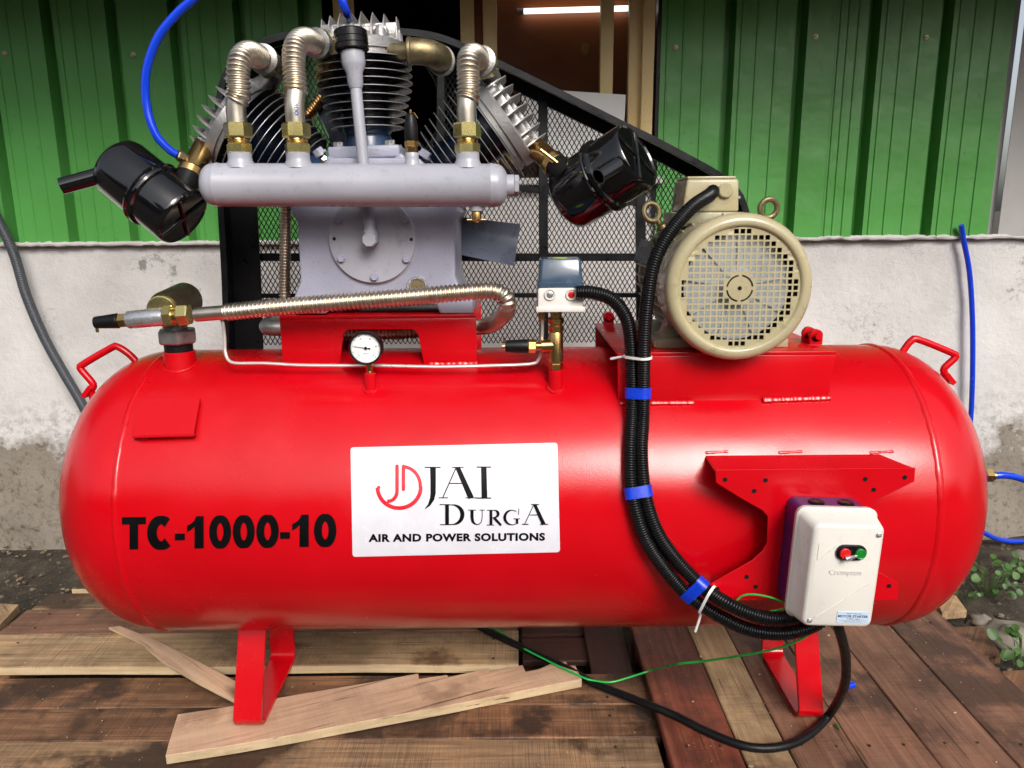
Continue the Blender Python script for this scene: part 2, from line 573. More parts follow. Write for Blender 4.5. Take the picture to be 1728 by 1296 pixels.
def wood(name, c_dark, c_mid, c_light, saw=0.25, stain=0.5, knots=0.0, grain=1.0, blotch=1.0, stain_col=(0.030, 0.014, 0.008), stain_lo=0.56):
    """long axis of the plank is its local X"""
    m, nt, b = mk(name)
    tc = nd(nt, 'ShaderNodeTexCoord')
    oi = nd(nt, 'ShaderNodeObjectInfo')
    off = nd(nt, 'ShaderNodeVectorMath', operation='MULTIPLY_ADD')
    cmb = nd(nt, 'ShaderNodeCombineXYZ')
    for i in range(3):
        nt.links.new(oi.outputs['Random'], cmb.inputs[i])
    nt.links.new(cmb.outputs[0], off.inputs[0])
    off.inputs[1].default_value = (37.0, 19.0, 5.0)
    nt.links.new(tc.outputs['Object'], off.inputs[2])
    V = off.outputs[0]
    mp = nd(nt, 'ShaderNodeMapping')
    mp.inputs['Scale'].default_value = (1.3, 26.0, 26.0)
    nt.links.new(V, mp.inputs['Vector'])
    g = noise(nt, 2.2, 6, 0.62, mp.outputs[0])
    g.inputs['Distortion'].default_value = 0.6 * grain
    r = ramp(nt, g.outputs[0], [(0.16, c_dark), (0.5, c_mid), (0.84, c_light)])
    # blotches
    n2 = noise(nt, 3.2, 6, 0.6, V)
    bl = ramp(nt, n2.outputs[0], [(0.36, tuple(1 - blotch * k for k in (0.48, 0.50, 0.53))), (0.5, (0.97,) * 3), (0.64, tuple(1 + blotch * k for k in (0.30, 0.24, 0.16)))])
    c = mix(nt, 1.0, r.outputs[0], bl.outputs[0], 'MULTIPLY')
    # saw marks across the board, slightly slanted and irregular
    mp2 = nd(nt, 'ShaderNodeMapping')
    mp2.inputs['Rotation'].default_value = (0, 0, radians(28))
    mp2.inputs['Scale'].default_value = (170.0, 4.0, 4.0)
    nt.links.new(V, mp2.inputs['Vector'])
    w = noise(nt, 1.6, 3, 0.6, mp2.outputs[0])
    n3 = noise(nt, 5, 4, 0.6, V)
    sm = ramp(nt, n3.outputs[0], [(0.36, (0, 0, 0)), (0.58, (saw,) * 3)])
    sw = ramp(nt, w.outputs[0], [(0.38, (0.45,) * 3), (0.56, (1.06,) * 3)])
    cs = mix(nt, 1.0, c, sw.outputs[0], 'MULTIPLY')
    c = mix(nt, sm.outputs[0], c, cs)
    # water and oil stains
    n4 = noise(nt, 2.4, 7, 0.65, V)
    st = ramp(nt, n4.outputs[0], [(stain_lo - 0.03, (0, 0, 0)), (stain_lo + 0.05, (stain,) * 3)])
    c = mix(nt, st.outputs[0], c, stain_col)
    # drying cracks and fine pores along the grain
    mp4 = nd(nt, 'ShaderNodeMapping')
    mp4.inputs['Scale'].default_value = (3.0, 95.0, 95.0)
    nt.links.new(V, mp4.inputs['Vector'])
    pr = noise(nt, 1.0, 3, 0.6, mp4.outputs[0])
    ck_ = ramp(nt, pr.outputs[0], [(0.30, (0.75,) * 3), (0.37, (0, 0, 0))])
    c = mix(nt, ck_.outputs[0], c, (0.035, 0.018, 0.010))
    # dust specks
    n5 = noise(nt, 120, 3, 0.6, V)
    ds = ramp(nt, n5.outputs[0], [(0.68, (0, 0, 0)), (0.74, (0.6,) * 3)])
    c = mix(nt, ds.outputs[0], c, (0.36, 0.29, 0.21))
    if knots > 0:
        mp3 = nd(nt, 'ShaderNodeMapping')
        mp3.inputs['Scale'].default_value = (1.0, 2.6, 1.0)
        nt.links.new(V, mp3.inputs['Vector'])
        vo = nd(nt, 'ShaderNodeTexVoronoi', feature='F1')
        vo.inputs['Scale'].default_value = 1.7
        nt.links.new(mp3.outputs[0], vo.inputs['Vector'])
        dd = nd(nt, 'ShaderNodeMath', operation='MULTIPLY_ADD')
        nt.links.new(g.outputs[0], dd.inputs[0])
        dd.inputs[1].default_value = 0.10
        nt.links.new(vo.outputs['Distance'], dd.inputs[2])
        kr = ramp(nt, dd.outputs[0], [(0.07, (knots,) * 3), (0.17, (0, 0, 0))])
        c = mix(nt, kr.outputs[0], c, (0.075, 0.022, 0.008))
    nt.links.new(c, b.inputs['Base Color'])
    rr = ramp(nt, n4.outputs[0], [(0.35, (0.78,) * 3), (0.72, (0.5,) * 3)])
    nt.links.new(rr.outputs[0], b.inputs['Roughness'])
    bp = bump(nt, b, g.outputs[0], 0.4, 0.004)
    bp = bump(nt, b, w.outputs[0], 0.2 * min(1, saw * 3), 0.002, bp)
    bump(nt, b, pr.outputs[0], 0.35, 0.003, bp)
    return m


M['wood_grey'] = wood('weathered_grey_brown_plank', (0.100, 0.055, 0.028), (0.25, 0.155, 0.085), (0.42, 0.285, 0.165), 0.75, 0.9, 0.9, stain_lo=0.55)
M['wood_tan'] = wood('tan_plank', (0.19, 0.108, 0.052), (0.38, 0.25, 0.135), (0.56, 0.41, 0.24), 0.6, 0.8, 1.0, stain_lo=0.57, stain_col=(0.06, 0.024, 0.01))
M['wood_brown'] = wood('wet_brown_plank', (0.065, 0.027, 0.013), (0.19, 0.090, 0.044), (0.36, 0.20, 0.105), 0.7, 0.93, 0.6, stain_lo=0.51)
M['wood_red'] = wood('red_brown_plank', (0.10, 0.020, 0.011), (0.22, 0.055, 0.030), (0.33, 0.12, 0.068), 0.35, 0.5, 0.0, stain_lo=0.58)
M['wood_mauve'] = wood('dusty_brown_plank', (0.095, 0.042, 0.025), (0.195, 0.095, 0.058), (0.30, 0.165, 0.105), 0.4, 0.75, 0.3, blotch=0.8, stain_lo=0.56)
M['wood_fresh'] = wood('fresh_pinkish_offcut', (0.42, 0.245, 0.15), (0.58, 0.375, 0.245), (0.68, 0.48, 0.33), 0.16, 0.55, 0.9, blotch=0.4, stain_lo=0.60, stain_col=(0.16, 0.08, 0.04))
M['wood_edge'] = wood('pale_sawn_edge', (0.40, 0.29, 0.16), (0.56, 0.43, 0.26), (0.66, 0.53, 0.34), 0.1, 0.4, 0.0, blotch=0.4, stain_lo=0.62, stain_col=(0.2, 0.12, 0.06))
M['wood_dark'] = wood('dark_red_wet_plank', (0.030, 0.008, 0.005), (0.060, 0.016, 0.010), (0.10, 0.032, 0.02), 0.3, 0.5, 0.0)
M['endgrain'] = M['wood_fresh']


def board_glass():
    m, nt, b = mk('window_glass')
    b.inputs['Base Color'].default_value = (0.9, 0.9, 0.9, 1)
    b.inputs['Roughness'].default_value = 0.03
    b.inputs['Transmission Weight'].default_value = 1.0
    b.inputs['IOR'].default_value = 1.05
    return m


M['glass'] = board_glass()


def plywood():
    m, nt, b = mk('dark_varnished_board')
    n = noise(nt, 3, 8, 0.65)
    r = ramp(nt, n.outputs[0], [(0.3, (0.20, 0.052, 0.012)), (0.7, (0.34, 0.095, 0.022))])
    n2 = noise(nt, 4.5, 3, 0.5)
    p = ramp(nt, n2.outputs[0], [(0.66, (0, 0, 0)), (0.675, (0.9,) * 3)])
    c = mix(nt, p.outputs[0], r.outputs[0], (0.36, 0.20, 0.025))
    nt.links.new(c, b.inputs['Base Color'])
    b.inputs['Roughness'].default_value = 0.5
    return m


M['plywood'] = plywood()


def emis(name, col, s):
    m, nt, b = mk(name)
    b.inputs['Base Color'].default_value = (*col, 1)
    b.inputs['Emission Color'].default_value = (*col, 1)
    b.inputs['Emission Strength'].default_value = s
    return m


M['tube'] = emis('lit_fluorescent_tube', (1, 0.98, 0.93), 1.4)


def leafmat():
    m, nt, b = mk('leaf')
    oi = nd(nt, 'ShaderNodeObjectInfo')
    r = ramp(nt, oi.outputs['Random'], [(0, (0.022, 0.065, 0.008)), (1, (0.06, 0.14, 0.02))])
    nt.links.new(r.outputs[0], b.inputs['Base Color'])
    b.inputs['Roughness'].default_value = 0.5
    return m


M['leaf'] = leafmat()
M['stem'] = paint('stem', (0.06, 0.11, 0.03), 0.6)

# ------------------------------------------------------------------ lettering helpers (flat shapes, later laid on a surface)
def text2d(s, bold=0.0, space=1.0):
    cu = bpy.data.curves.new('t', 'FONT')
    cu.body = s
    cu.size = 1.0
    cu.offset = bold
    cu.space_character = space
    cu.resolution_u = 4
    o = bpy.data.objects.new('t', cu)
    COL.objects.link(o)
    dg = bpy.context.evaluated_depsgraph_get()
    me = bpy.data.meshes.new_from_object(o.evaluated_get(dg))
    v = [(p.co.x, p.co.y) for p in me.vertices]
    f = [tuple(p.vertices) for p in me.polygons]
    bpy.data.objects.remove(o)
    bpy.data.curves.remove(cu)
    bpy.data.meshes.remove(me)
    x0 = min(p[0] for p in v); x1 = max(p[0] for p in v)
    y0 = min(p[1] for p in v); y1 = max(p[1] for p in v)
    return v, f, (x0, x1, y0, y1)


def fit2d(t, X0, X1, Y0, Y1):
    """scale text into the rectangle; Y0 is its bottom, Y1 its top"""
    v, f, (x0, x1, y0, y1) = t
    return [(X0 + (x - x0) / (x1 - x0) * (X1 - X0), Y0 + (y - y0) / (y1 - y0) * (Y1 - Y0)) for x, y in v], f


def stroke(pts, w, closed=False):
    n = len(pts)
    if not hasattr(w, '__len__'):
        w = [w] * n
    v, f = [], []
    for i in range(n):
        if closed:
            a, b = pts[i - 1], pts[(i + 1) % n]
        else:
            a, b = pts[max(0, i - 1)], pts[min(n - 1, i + 1)]
        dx, dy = b[0] - a[0], b[1] - a[1]
        L = math.hypot(dx, dy) or 1
        nx, ny = -dy / L * w[i] / 2, dx / L * w[i] / 2
        v += [(pts[i][0] + nx, pts[i][1] + ny), (pts[i][0] - nx, pts[i][1] - ny)]
    for i in range(n if closed else n - 1):
        j = (i + 1) % n
        f.append((2 * i, 2 * j, 2 * j + 1, 2 * i + 1))
    return v, f


def arc(cx, cy, rx, ry, a0, a1, n=24):
    return [(cx + rx * cos(radians(a0 + (a1 - a0) * i / n)), cy + ry * sin(radians(a0 + (a1 - a0) * i / n))) for i in range(n + 1)]


def poly2(pts):
    return list(pts), [tuple(range(len(pts)))]


def lay(shapes, fn, cuts=None, lift=0.0):
    """list of (verts2d, faces) -> MB, cut along rows so that they can follow a curved surface"""
    mb = MB()
    for k, (v, f) in enumerate(shapes):
        bm = bmesh.new()
        vs = [bm.verts.new((x, y, 0)) for x, y in v]
        for fc in f:
            try:
                bm.faces.new([vs[i] for i in fc])
            except ValueError:
                pass
        if cuts:
            ys = [p[1] for p in v]
            y = math.floor(min(ys) / cuts) * cuts
            while y < max(ys):
                bmesh.ops.bisect_plane(bm, geom=bm.verts[:] + bm.edges[:] + bm.faces[:], plane_co=(0, y, 0), plane_no=(0, 1, 0))
                y += cuts
        bm.verts.index_update()
        mb.add([fn(q.co.x, q.co.y, lift + k * 0.00004) for q in bm.verts], [tuple(q.index for q in fc.verts) for fc in bm.faces])
        bm.free()
    return mb


# ------------------------------------------------------------------ ground
SOIL = -0.15
WY = 1.20                                     # face of the plaster wall


def ground():
    mb = MB()
    xs = [-600, -60, -12, -5] + [-3.4 + 0.05 * i for i in range(137)] + [5, 12, 60, 600]
    ys = [-600, -60, -12, -5] + [-1.2 + 0.05 * i for i in range(57)] + [3, 12, 60, 600]
    nx, ny = len(xs), len(ys)
    vs = []
    from mathutils import noise as mn
    for y in ys:
        for x in xs:
            z = SOIL
            if -3.5 < x < 3.6 and -1.3 < y < 1.7:
                z += 0.035 * mn.noise(Vector((x * 2.1, y * 2.1, 0))) + 0.022 * mn.noise(Vector((x * 7, y * 7, 3))) - 0.005
                z += max(0, (y - 0.75)) * 0.10
            vs.append((x, y, z))
    fs = [(j * nx + i, j * nx + i + 1, (j + 1) * nx + i + 1, (j + 1) * nx + i) for j in range(ny - 1) for i in range(nx - 1)]
    mb.add(vs, fs)
    struct(B('ground', mb, M['soil'], smooth=60), label='bare damp soil under the planks and along the wall')


ground()


def blob(r, sq=(1, 1, 0.7), seed=0, n=10, m=7, rough=0.25):
    rnd = random.Random(seed)
    from mathutils import noise as mn
    mb = MB()
    vs, fs = [], []
    o = Vector((rnd.random() * 50, rnd.random() * 50, 0))
    for j in range(1, m):
        t = pi * j / m
        for i in range(n):
            p = 2 * pi * i / n
            d = Vector((sin(t) * cos(p), sin(t) * sin(p), cos(t)))
            k = r * (1 + rough * 1.6 * mn.noise(d * 1.6 + o))
            vs.append((d.x * k * sq[0], d.y * k * sq[1], d.z * k * sq[2]))
    b = len(vs)
    vs += [(0, 0, r * sq[2]), (0, 0, -r * sq[2])]
    for j in range(m - 2):
        for i in range(n):
            i2 = (i + 1) % n
            fs.append((j * n + i, j * n + i2, (j + 1) * n + i2, (j + 1) * n + i))
    for i in range(n):
        i2 = (i + 1) % n
        fs.append((b, i2, i))
        fs.append(((m - 2) * n + i, (m - 2) * n + i2, b + 1))
    mb.add(vs, fs)
    return mb


def gravel():
    rnd = random.Random(3)
    mb = MB()
    tpl = [blob(1, (1, 0.8, 0.6), k, 6, 4, 0.4) for k in range(6)]
    for i in range(1500):
        if i % 2:
            x, y = rnd.uniform(-2.6, -1.35), rnd.uniform(0.35, 1.19)
        else:
            x, y = rnd.uniform(1.2, 2.6), rnd.uniform(-0.2, 1.19)
        r = 0.003 + 0.011 * rnd.random() ** 3
        t = tpl[i % 6]
        a = rnd.random() * 6.3
        z = SOIL + max(0, (y - 0.75)) * 0.1 + 0.004 + rnd.uniform(-0.004, 0.01)
        mb.add([(x + r * (q[0] * cos(a) - q[1] * sin(a)), y + r * (q[0] * sin(a) + q[1] * cos(a)), z + r * q[2]) for q in t.v], t.f)
    struct(B('gravel', mb, M['pebble']), 'stuff', 'loose pebbles and rubble on the soil by the wall')


gravel()

# unseen tree masses added behind the viewer to darken reflections and low fill light


def added_tree_line():
    from mathutils import noise as mn
    rnd = random.Random(21)
    mb = MB()
    for i in range(20):
        x = -30 + 3.2 * i + rnd.uniform(-1, 1)
        y = -17 + rnd.uniform(-2, 2)
        r = rnd.uniform(1.6, 2.8)
        h = rnd.uniform(2.2, 4.2)
        n_, m_ = 20, 14
        vs, fs = [], []
        for j in range(m_ + 1):
            t = pi * j / m_
            for k in range(n_):
                p = 2 * pi * k / n_
                d_ = Vector((sin(t) * cos(p), sin(t) * sin(p), cos(t)))
                kk = 1 + 0.45 * mn.noise(d_ * 2.2 + Vector((i * 7, 0, 0))) + 0.25 * mn.noise(d_ * 6 + Vector((i * 3, 5, 0)))
                vs.append((x + d_.x * r * kk, y + d_.y * r * kk, SOIL + h * 0.9 + d_.z * h * kk * 0.8))
        for j in range(m_):
            for k in range(n_):
                fs.append((j * n_ + k, j * n_ + (k + 1) % n_, (j + 1) * n_ + (k + 1) % n_, (j + 1) * n_ + k))
        mb.add(vs, fs)
    struct(B('added_tree_line', mb, M['added_tree_mass'], smooth=0), 'stuff', 'unseen dark tree mass added behind the viewer to darken reflections')


M['added_tree_mass'] = paint('added_tree_mass', (0.035, 0.055, 0.018), 0.8, var=0.5, vscale=1.5)
added_tree_line()

# ------------------------------------------------------------------ the building
bld = thing('building', 'metal clad building with white plaster base and cream framed window behind the compressor', 'building', (0, 1.3, SOIL))
GZ = 1.235                                     # lower edge of the cladding
WX0, WX1, SILL = P(565, 200, WY).x, P(1104, 200, WY).x, 1.475
mb = MB()
# plaster base as a gently uneven grid
from mathutils import noise as mnoise


def wallgrid(mb, x0, x1, z0, z1, step=0.04):
    nx, nz = max(2, int((x1 - x0) / step)), max(2, int((z1 - z0) / step))
    vs = []
    for j in range(nz + 1):
        for i in range(nx + 1):
            x, z = x0 + (x1 - x0) * i / nx, z0 + (z1 - z0) * j / nz
            d = 0.010 * mnoise.noise(Vector((x * 2.3, 0, z * 2.3))) + 0.005 * mnoise.noise(Vector((x * 9, 4, z * 9)))
            low = max(0, 0.20 - z)
            d += -0.06 * low + 0.03 * (low > 0) * mnoise.noise(Vector((x * 5, 8, z * 5)))
            vs.append((x, WY + d, z))
    mb.add(vs, [(j * (nx + 1) + i, j * (nx + 1) + i + 1, (j + 1) * (nx + 1) + i + 1, (j + 1) * (nx + 1) + i) for j in range(nz) for i in range(nx)])


wallgrid(mb, -5.0, 5.0, SOIL - 0.1, GZ + 0.005)
wallgrid(mb, WX0 - 0.05, WX1 + 0.05, GZ + 0.0, SILL - 0.02)
mb.box((0, 1.34, 0.55), (10.0, 0.22, 1.36))
mb.box(((WX0 + WX1) / 2, 1.34, 1.34), (WX1 - WX0 + 0.1, 0.22, 0.23))
B('plaster_wall', mb, M['plaster'], bld, smooth=50)


def cladding(x0, x1, grooves, name='cladding_sheet'):
    """trapezoidal sheet; grooves = centre x of each recess"""
    gw, gd = 0.046, 0.062
    prof = [(x0, 0.0)]
    gs = sorted(g for g in grooves if x0 + 0.03 < g < x1 - 0.03)
    ed = [x0] + gs + [x1]
    for k in range(len(ed) - 1):
        l = ed[k] + (gw / 2 if k > 0 else 0)
        r = ed[k + 1] - (gw / 2 if k < len(ed) - 2 else 0)
        wdt = r - l
        if wdt > 0.12:
            for t in (0.10, 0.36, 0.68):
                c = l + wdt * t
                s = -0.005
                prof += [(c - 0.005, 0), (c - 0.002, s), (c + 0.002, s), (c + 0.005, 0)]
        if k < len(ed) - 2:
            prof += [(r, 0), (r + 0.007, gd), (r + gw - 0.007, gd), (r + gw, 0)]
    prof.append((x1, 0))
    yb = WY - 0.03
    mb = MB()
    vs = []
    for z in (GZ, 2.40):
        for x, d in prof:
            vs.append((x, yb + d, z))
        for x, d in prof:
            vs.append((x, yb + d + 0.0012, z))
    n = len(prof)
    fs = []
    for i in range(n - 1):
        fs.append((i, i + 1, 2 * n + i + 1, 2 * n + i))
        fs.append((n + i, 3 * n + i, 3 * n + i + 1, n + i + 1))
        fs.append((i, n + i, n + i + 1, i + 1))
    mb.add(vs, fs)
    return B(name, mb, M['green_sheet'], bld, smooth=25)


GLX = [-2.53, -2.28, -2.03, -1.78, -1.53, -1.29, -1.04, -0.79]
GRX = [0.853, 1.13, 1.41, 1.69]
s1 = cladding(-2.035 - 0.10, -1.41, GLX)
s2 = cladding(-1.409, WX0 - 0.02, GLX)
s3 = cladding(WX1 + 0.012, 1.265, GRX)
s4 = cladding(1.266, 1.945, GRX)
mb = MB()
for xa, xb, y in ((1.945, 1.985, WY + 0.004), (1.985, 5.0, WY - 0.035)):
    mb.box(((xa + xb) / 2, y, (GZ + 2.40) / 2), (xb - xa, 0.003, 2.40 - GZ))
B('corner_flashing', mb, M['trim'], bld)
mb = MB().box((-3.57, WY - 0.03, (GZ + 2.40) / 2), (2.86, 0.003, 2.40 - GZ))
B('corner_flashing', mb, M['trim'], bld)
# screws
sm = MB()
sm.lathe((0, 0, 0), (0, -1, 0), [(0.011, 0), (0.011, 0.002), (0.0085, 0.004)], 16)
sm.lathe((0, 0, 0), (0, -1, 0), [(0.006, 0.004), (0.006, 0.009), (0.004, 0.010)], 6)
sme = sm.mesh('screw')
for (px, py, sh) in ((8, 90, s1), (225, 92, s1), (1140, 80, s3), (1376, 62, s4), (1563, 63, s4)):
    p = P(px, py, WY - 0.031)
    put('screw', sme, M['screw'], sh, Matrix.Translation(p))
# mortar bead below the sheets
for xa, xb in ((-2.1, WX0), (WX1, 2.6)):
    mb = MB()
    n = 90
    pts = [Vector((xa + (xb - xa) * i / n, WY - 0.030 + 0.006 * mnoise.noise(Vector((i * 0.4, 1, xa))), GZ - 0.004 + 0.006 * mnoise.noise(Vector((i * 0.7, 9, xa))))) for i in range(n + 1)]
    mb.sweep(pts, [0.009 + 0.005 * mnoise.noise(Vector((i * 0.55, 3, xa))) for i in range(n + 1)], 8)
    mb.box(((xa + xb) / 2, WY - 0.012, GZ - 0.006), (xb - xa, 0.034, 0.012))
    B('mortar_bead', mb, M['plaster'], bld)
# roof edge over the yard (above the picture)
mb = MB()
mb.box((0, 0.66, 2.42), (10.4, 1.28, 0.05), Matrix.Rotation(radians(5), 3, 'X'))
B('roof_overhang', mb, M['trim'], bld)
# window
win = B('window', MB().box(((WX0 + WX1) / 2, WY - 0.02, SILL - 0.012), (WX1 - WX0 + 0.06, 0.12, 0.026)), M['plaster'], bld, bevel=0.004)


def stile(pxa, pxb, y, dep, z0=SILL, z1=2.40, mat='cream'):
    xa, xb = P(pxa, 100, y - dep / 2).x, P(pxb, 100, y - dep / 2).x
    mb = MB().box(((xa + xb) / 2, y, (z0 + z1) / 2), (xb - xa, dep, z1 - z0))
    return B('stile', mb, M[mat], win, bevel=0.003)


stile(566, 581, WY - 0.01, 0.07)
stile(583, 598, WY + 0.02, 0.05)
stile(778, 801, WY + 0.02, 0.05)
stile(802, 815, WY + 0.045, 0.02, mat='plywood')
stile(816, 839, WY + 0.02, 0.05)
stile(1013, 1035, WY + 0.02, 0.05)
stile(1061, 1083, WY + 0.01, 0.05)
stile(1084, 1104, WY - 0.015, 0.07)
mb = MB().box((WX1 + 0.004, WY - 0.004, 2.2), (0.012, 0.05, 1.8))
B('jamb_gasket', mb, M['black_paint'], win)
for pa, pb in ((839, 1013), (1035, 1061)):
    xa, xb = P(pa, 100, WY + 0.02).x, P(pb, 100, WY + 0.02).x
    B('pane', MB().box(((xa + xb) / 2, WY + 0.025, (SILL + 2.40) / 2), (xb - xa - 0.004, 0.005, 2.40 - SILL)), M['glass'], win)
# dark room behind
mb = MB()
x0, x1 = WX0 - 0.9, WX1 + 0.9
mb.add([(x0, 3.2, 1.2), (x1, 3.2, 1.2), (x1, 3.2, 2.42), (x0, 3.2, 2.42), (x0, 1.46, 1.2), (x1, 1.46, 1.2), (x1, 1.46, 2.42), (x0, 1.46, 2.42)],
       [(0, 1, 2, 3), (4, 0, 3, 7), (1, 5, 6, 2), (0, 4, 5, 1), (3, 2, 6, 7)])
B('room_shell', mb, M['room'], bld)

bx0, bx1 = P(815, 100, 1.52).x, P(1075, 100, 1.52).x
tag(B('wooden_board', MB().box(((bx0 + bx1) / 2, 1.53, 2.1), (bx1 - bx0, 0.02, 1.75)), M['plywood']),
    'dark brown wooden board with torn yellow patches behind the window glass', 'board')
ta, tb_ = P(884, 19, 1.49), P(1062, 14, 1.49)
tl = thing('tube_light', 'lit white fluorescent tube seen through the window glass', 'lamp', (ta + tb_) / 2)
B('tube', MB().cyl(ta, tb_, 0.011), M['tube'], tl)
B('end_cap', MB().cyl(ta - Vector((0.03, 0, 0)), ta - Vector((0.0005, 0, 0)), 0.0125), M['white_plastic'], tl)
B('end_cap', MB().cyl(tb_ + Vector((0.0005, 0, 0)), tb_ + Vector((0.03, 0, 0)), 0.0125), M['white_plastic'], tl)
# paper taped low on the window
pa = [(880, 148), (1056, 160), (1053, 215), (1046, 268), (880, 262)]
mb = MB()
q = [P(x, y, WY - 0.05 - 0.004 * (i % 2)) for i, (x, y) in enumerate(pa)]
mb.add(q + [Vector((p.x, p.y + 0.0006, p.z)) for p in q], [(0, 1, 2, 3, 4), (9, 8, 7, 6, 5), (0, 5, 6, 1), (1, 6, 7, 2), (2, 7, 8, 3), (3, 8, 9, 4), (4, 9, 5, 0)])
tag(B('paper_sheet', mb, M['white_paper'], smooth=0), 'plain white paper sheet taped low across the window frame', 'paper')

# ------------------------------------------------------------------ planks and pallets


def plank_mesh(L, W, H, seed, ragged=0.004, warp=0.003, edge=False):
    """bevelled board, long axis X, centred, top at z=0, slightly uneven edges"""
    n = max(6, int(L / 0.08))
    mb = MB()
    vs = []
    c = 0.003
    ring = [(-W / 2 + c, 0), (W / 2 - c, 0), (W / 2, -c), (W / 2, -H + c), (W / 2 - c, -H), (-W / 2 + c, -H), (-W / 2, -H + c), (-W / 2, -c)]
    k = len(ring)
    for i in range(n + 1):
        x = -L / 2 + L * i / n
        for (y, z) in ring:
            s = 1 if y > 0 else -1
            e = ragged * mnoise.noise(Vector((x * 3.0, s * 5.0, seed * 3.1)))
            w = warp * mnoise.noise(Vector((x * 1.5, y * 4, seed * 7.7)))
            ex = 0
            if i in (0, n):
                ex = 0.006 * mnoise.noise(Vector((y * 30, i, seed)))
            vs.append((x + ex, y + e, z + w))
    fs = [(i * k + j, i * k + (j + 1) % k, (i + 1) * k + (j + 1) % k, (i + 1) * k + j) for i in range(n) for j in range(k)]
    fs += [tuple(reversed(range(k))), tuple(n * k + j for j in range(k))]
    mb.add(vs, fs)
    if edge:
        for q_, f_ in enumerate(mb.f[:n * k]):
            if q_ % k in (2, 3, 5, 6):
                mb.m[q_] = 1
    return mb.mesh('plank', 40)


def plank(parent, x0, x1, y0, y1, ztop, H, mat, seed, along='X', rot=0.0, name='plank', edge=False):
    if along == 'X':
        me = plank_mesh(x1 - x0, y1 - y0, H, seed, edge=edge)
        R = Matrix.Rotation(rot, 4, 'Z')
    else:
        me = plank_mesh(y1 - y0, x1 - x0, H, seed)
        R = Matrix.Rotation(radians(90) + rot, 4, 'Z')
    return put(name, me, [M[mat], M['wood_edge']] if edge else M[mat], parent, Matrix.Translation(((x0 + x1) / 2, (y0 + y1) / 2, ztop)) @ R)


pa_ = thing('wooden_pallet', 'weathered raised pallet of sideways planks under the left end of the tank', 'pallet', (-0.8, 0.3, SOIL))
XR = 0.013
plank(pa_, -1.62, -0.2, 0.565, 0.655, 0.012, 0.030, 'wood_grey', 1, edge=True)
plank(pa_, -1.69, XR, 0.438, 0.553, -0.001, 0.022, 'wood_grey', 2)
plank(pa_, -1.70, XR, 0.272, 0.435, 0.0, 0.024, 'wood_mauve', 3)
plank(pa_, -2.05, XR, 0.075, 0.269, 0.001, 0.030, 'wood_tan', 4, edge=True)
for x in (-1.6, -0.8, -0.06):
    plank(pa_, x - 0.045, x + 0.045, 0.09, 0.64, -0.031, 0.10, 'wood_brown', int(x * 10), 'Y', name='bearer')
pb = thing('wooden_pallet', 'dark stained pallet of sideways planks in the left foreground', 'pallet', (-0.8, -0.3, SOIL))
BZ = -0.032
ybr = [0.085, -0.135, -0.305, -0.46, -0.62]
ybr = [0.07, G(600, 1192, BZ).y, G(600, 1248, BZ).y, G(600, 1330, BZ).y, G(600, 1420, BZ).y]
mats = ['wood_brown', 'wood_brown', 'wood_grey', 'wood_brown']
xre = [G(1100, 1165, BZ).x, G(1108, 1220, BZ).x, G(1114, 1270, BZ).x, 0.37]
for i in range(4):
    plank(pb, -2.1, xre[i], ybr[i + 1] + 0.003, ybr[i], BZ - 0.001 * (i % 2), 0.024, mats[i], 11 + i)
for x in (-1.5, -0.6, 0.28):
    plank(pb, x - 0.045, x + 0.045, ybr[4] + 0.02, 0.06, BZ - 0.026, 0.085, 'wood_brown', 20 + int(x * 10), 'Y', name='bearer')
pc = thing('wooden_pallet', 'brown pallet of lengthwise planks under the right leg of the tank', 'pallet', (0.95, -0.2, SOIL))
xb = [0.388, 0.574, 0.698, 0.868, 1.05, 1.245, 1.452]
mats = ['wood_red', 'wood_tan', 'wood_mauve', 'wood_mauve', 'wood_mauve', 'wood_mauve']
for i in range(6):
    plank(pc, xb[i] + 0.0015, xb[i + 1] - 0.0015, -0.95, 0.375 + 0.01 * (i % 3), 0.0 - 0.001 * (i % 2), 0.024, mats[i], 31 + i, 'Y')
for y in (-0.85, -0.3, 0.3):
    plank(pc, xb[0] + 0.01, xb[-1] - 0.02, y - 0.045, y + 0.045, -0.026, 0.10, 'wood_red', 40 + int(y * 10), 'X', name='bearer')
# low dark boards in the gap between the pallets
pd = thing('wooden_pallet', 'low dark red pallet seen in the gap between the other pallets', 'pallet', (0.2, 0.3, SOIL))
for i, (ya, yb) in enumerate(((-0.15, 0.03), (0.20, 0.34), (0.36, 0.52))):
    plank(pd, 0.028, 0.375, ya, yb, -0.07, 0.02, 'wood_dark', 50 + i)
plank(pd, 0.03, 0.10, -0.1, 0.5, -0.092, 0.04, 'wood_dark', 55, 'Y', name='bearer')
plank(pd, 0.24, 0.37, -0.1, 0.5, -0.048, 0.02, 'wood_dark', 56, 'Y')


nail_me = MB().lathe((0, 0, 0), (0, 0, 1), [(0.0042, -0.002), (0.0042, 0.0006), (0.003, 0.0012)], 10).mesh('nail')
M['nail'] = paint('rusty_nail', (0.06, 0.035, 0.022), 0.6, metal=0.5, var=0.3)


def nails(parent, pts, z):
    for x, y in pts:
        put('nail', nail_me, M['nail'], parent, Matrix.Translation((x + random.uniform(-0.006, 0.006), y + random.uniform(-0.006, 0.006), z)))


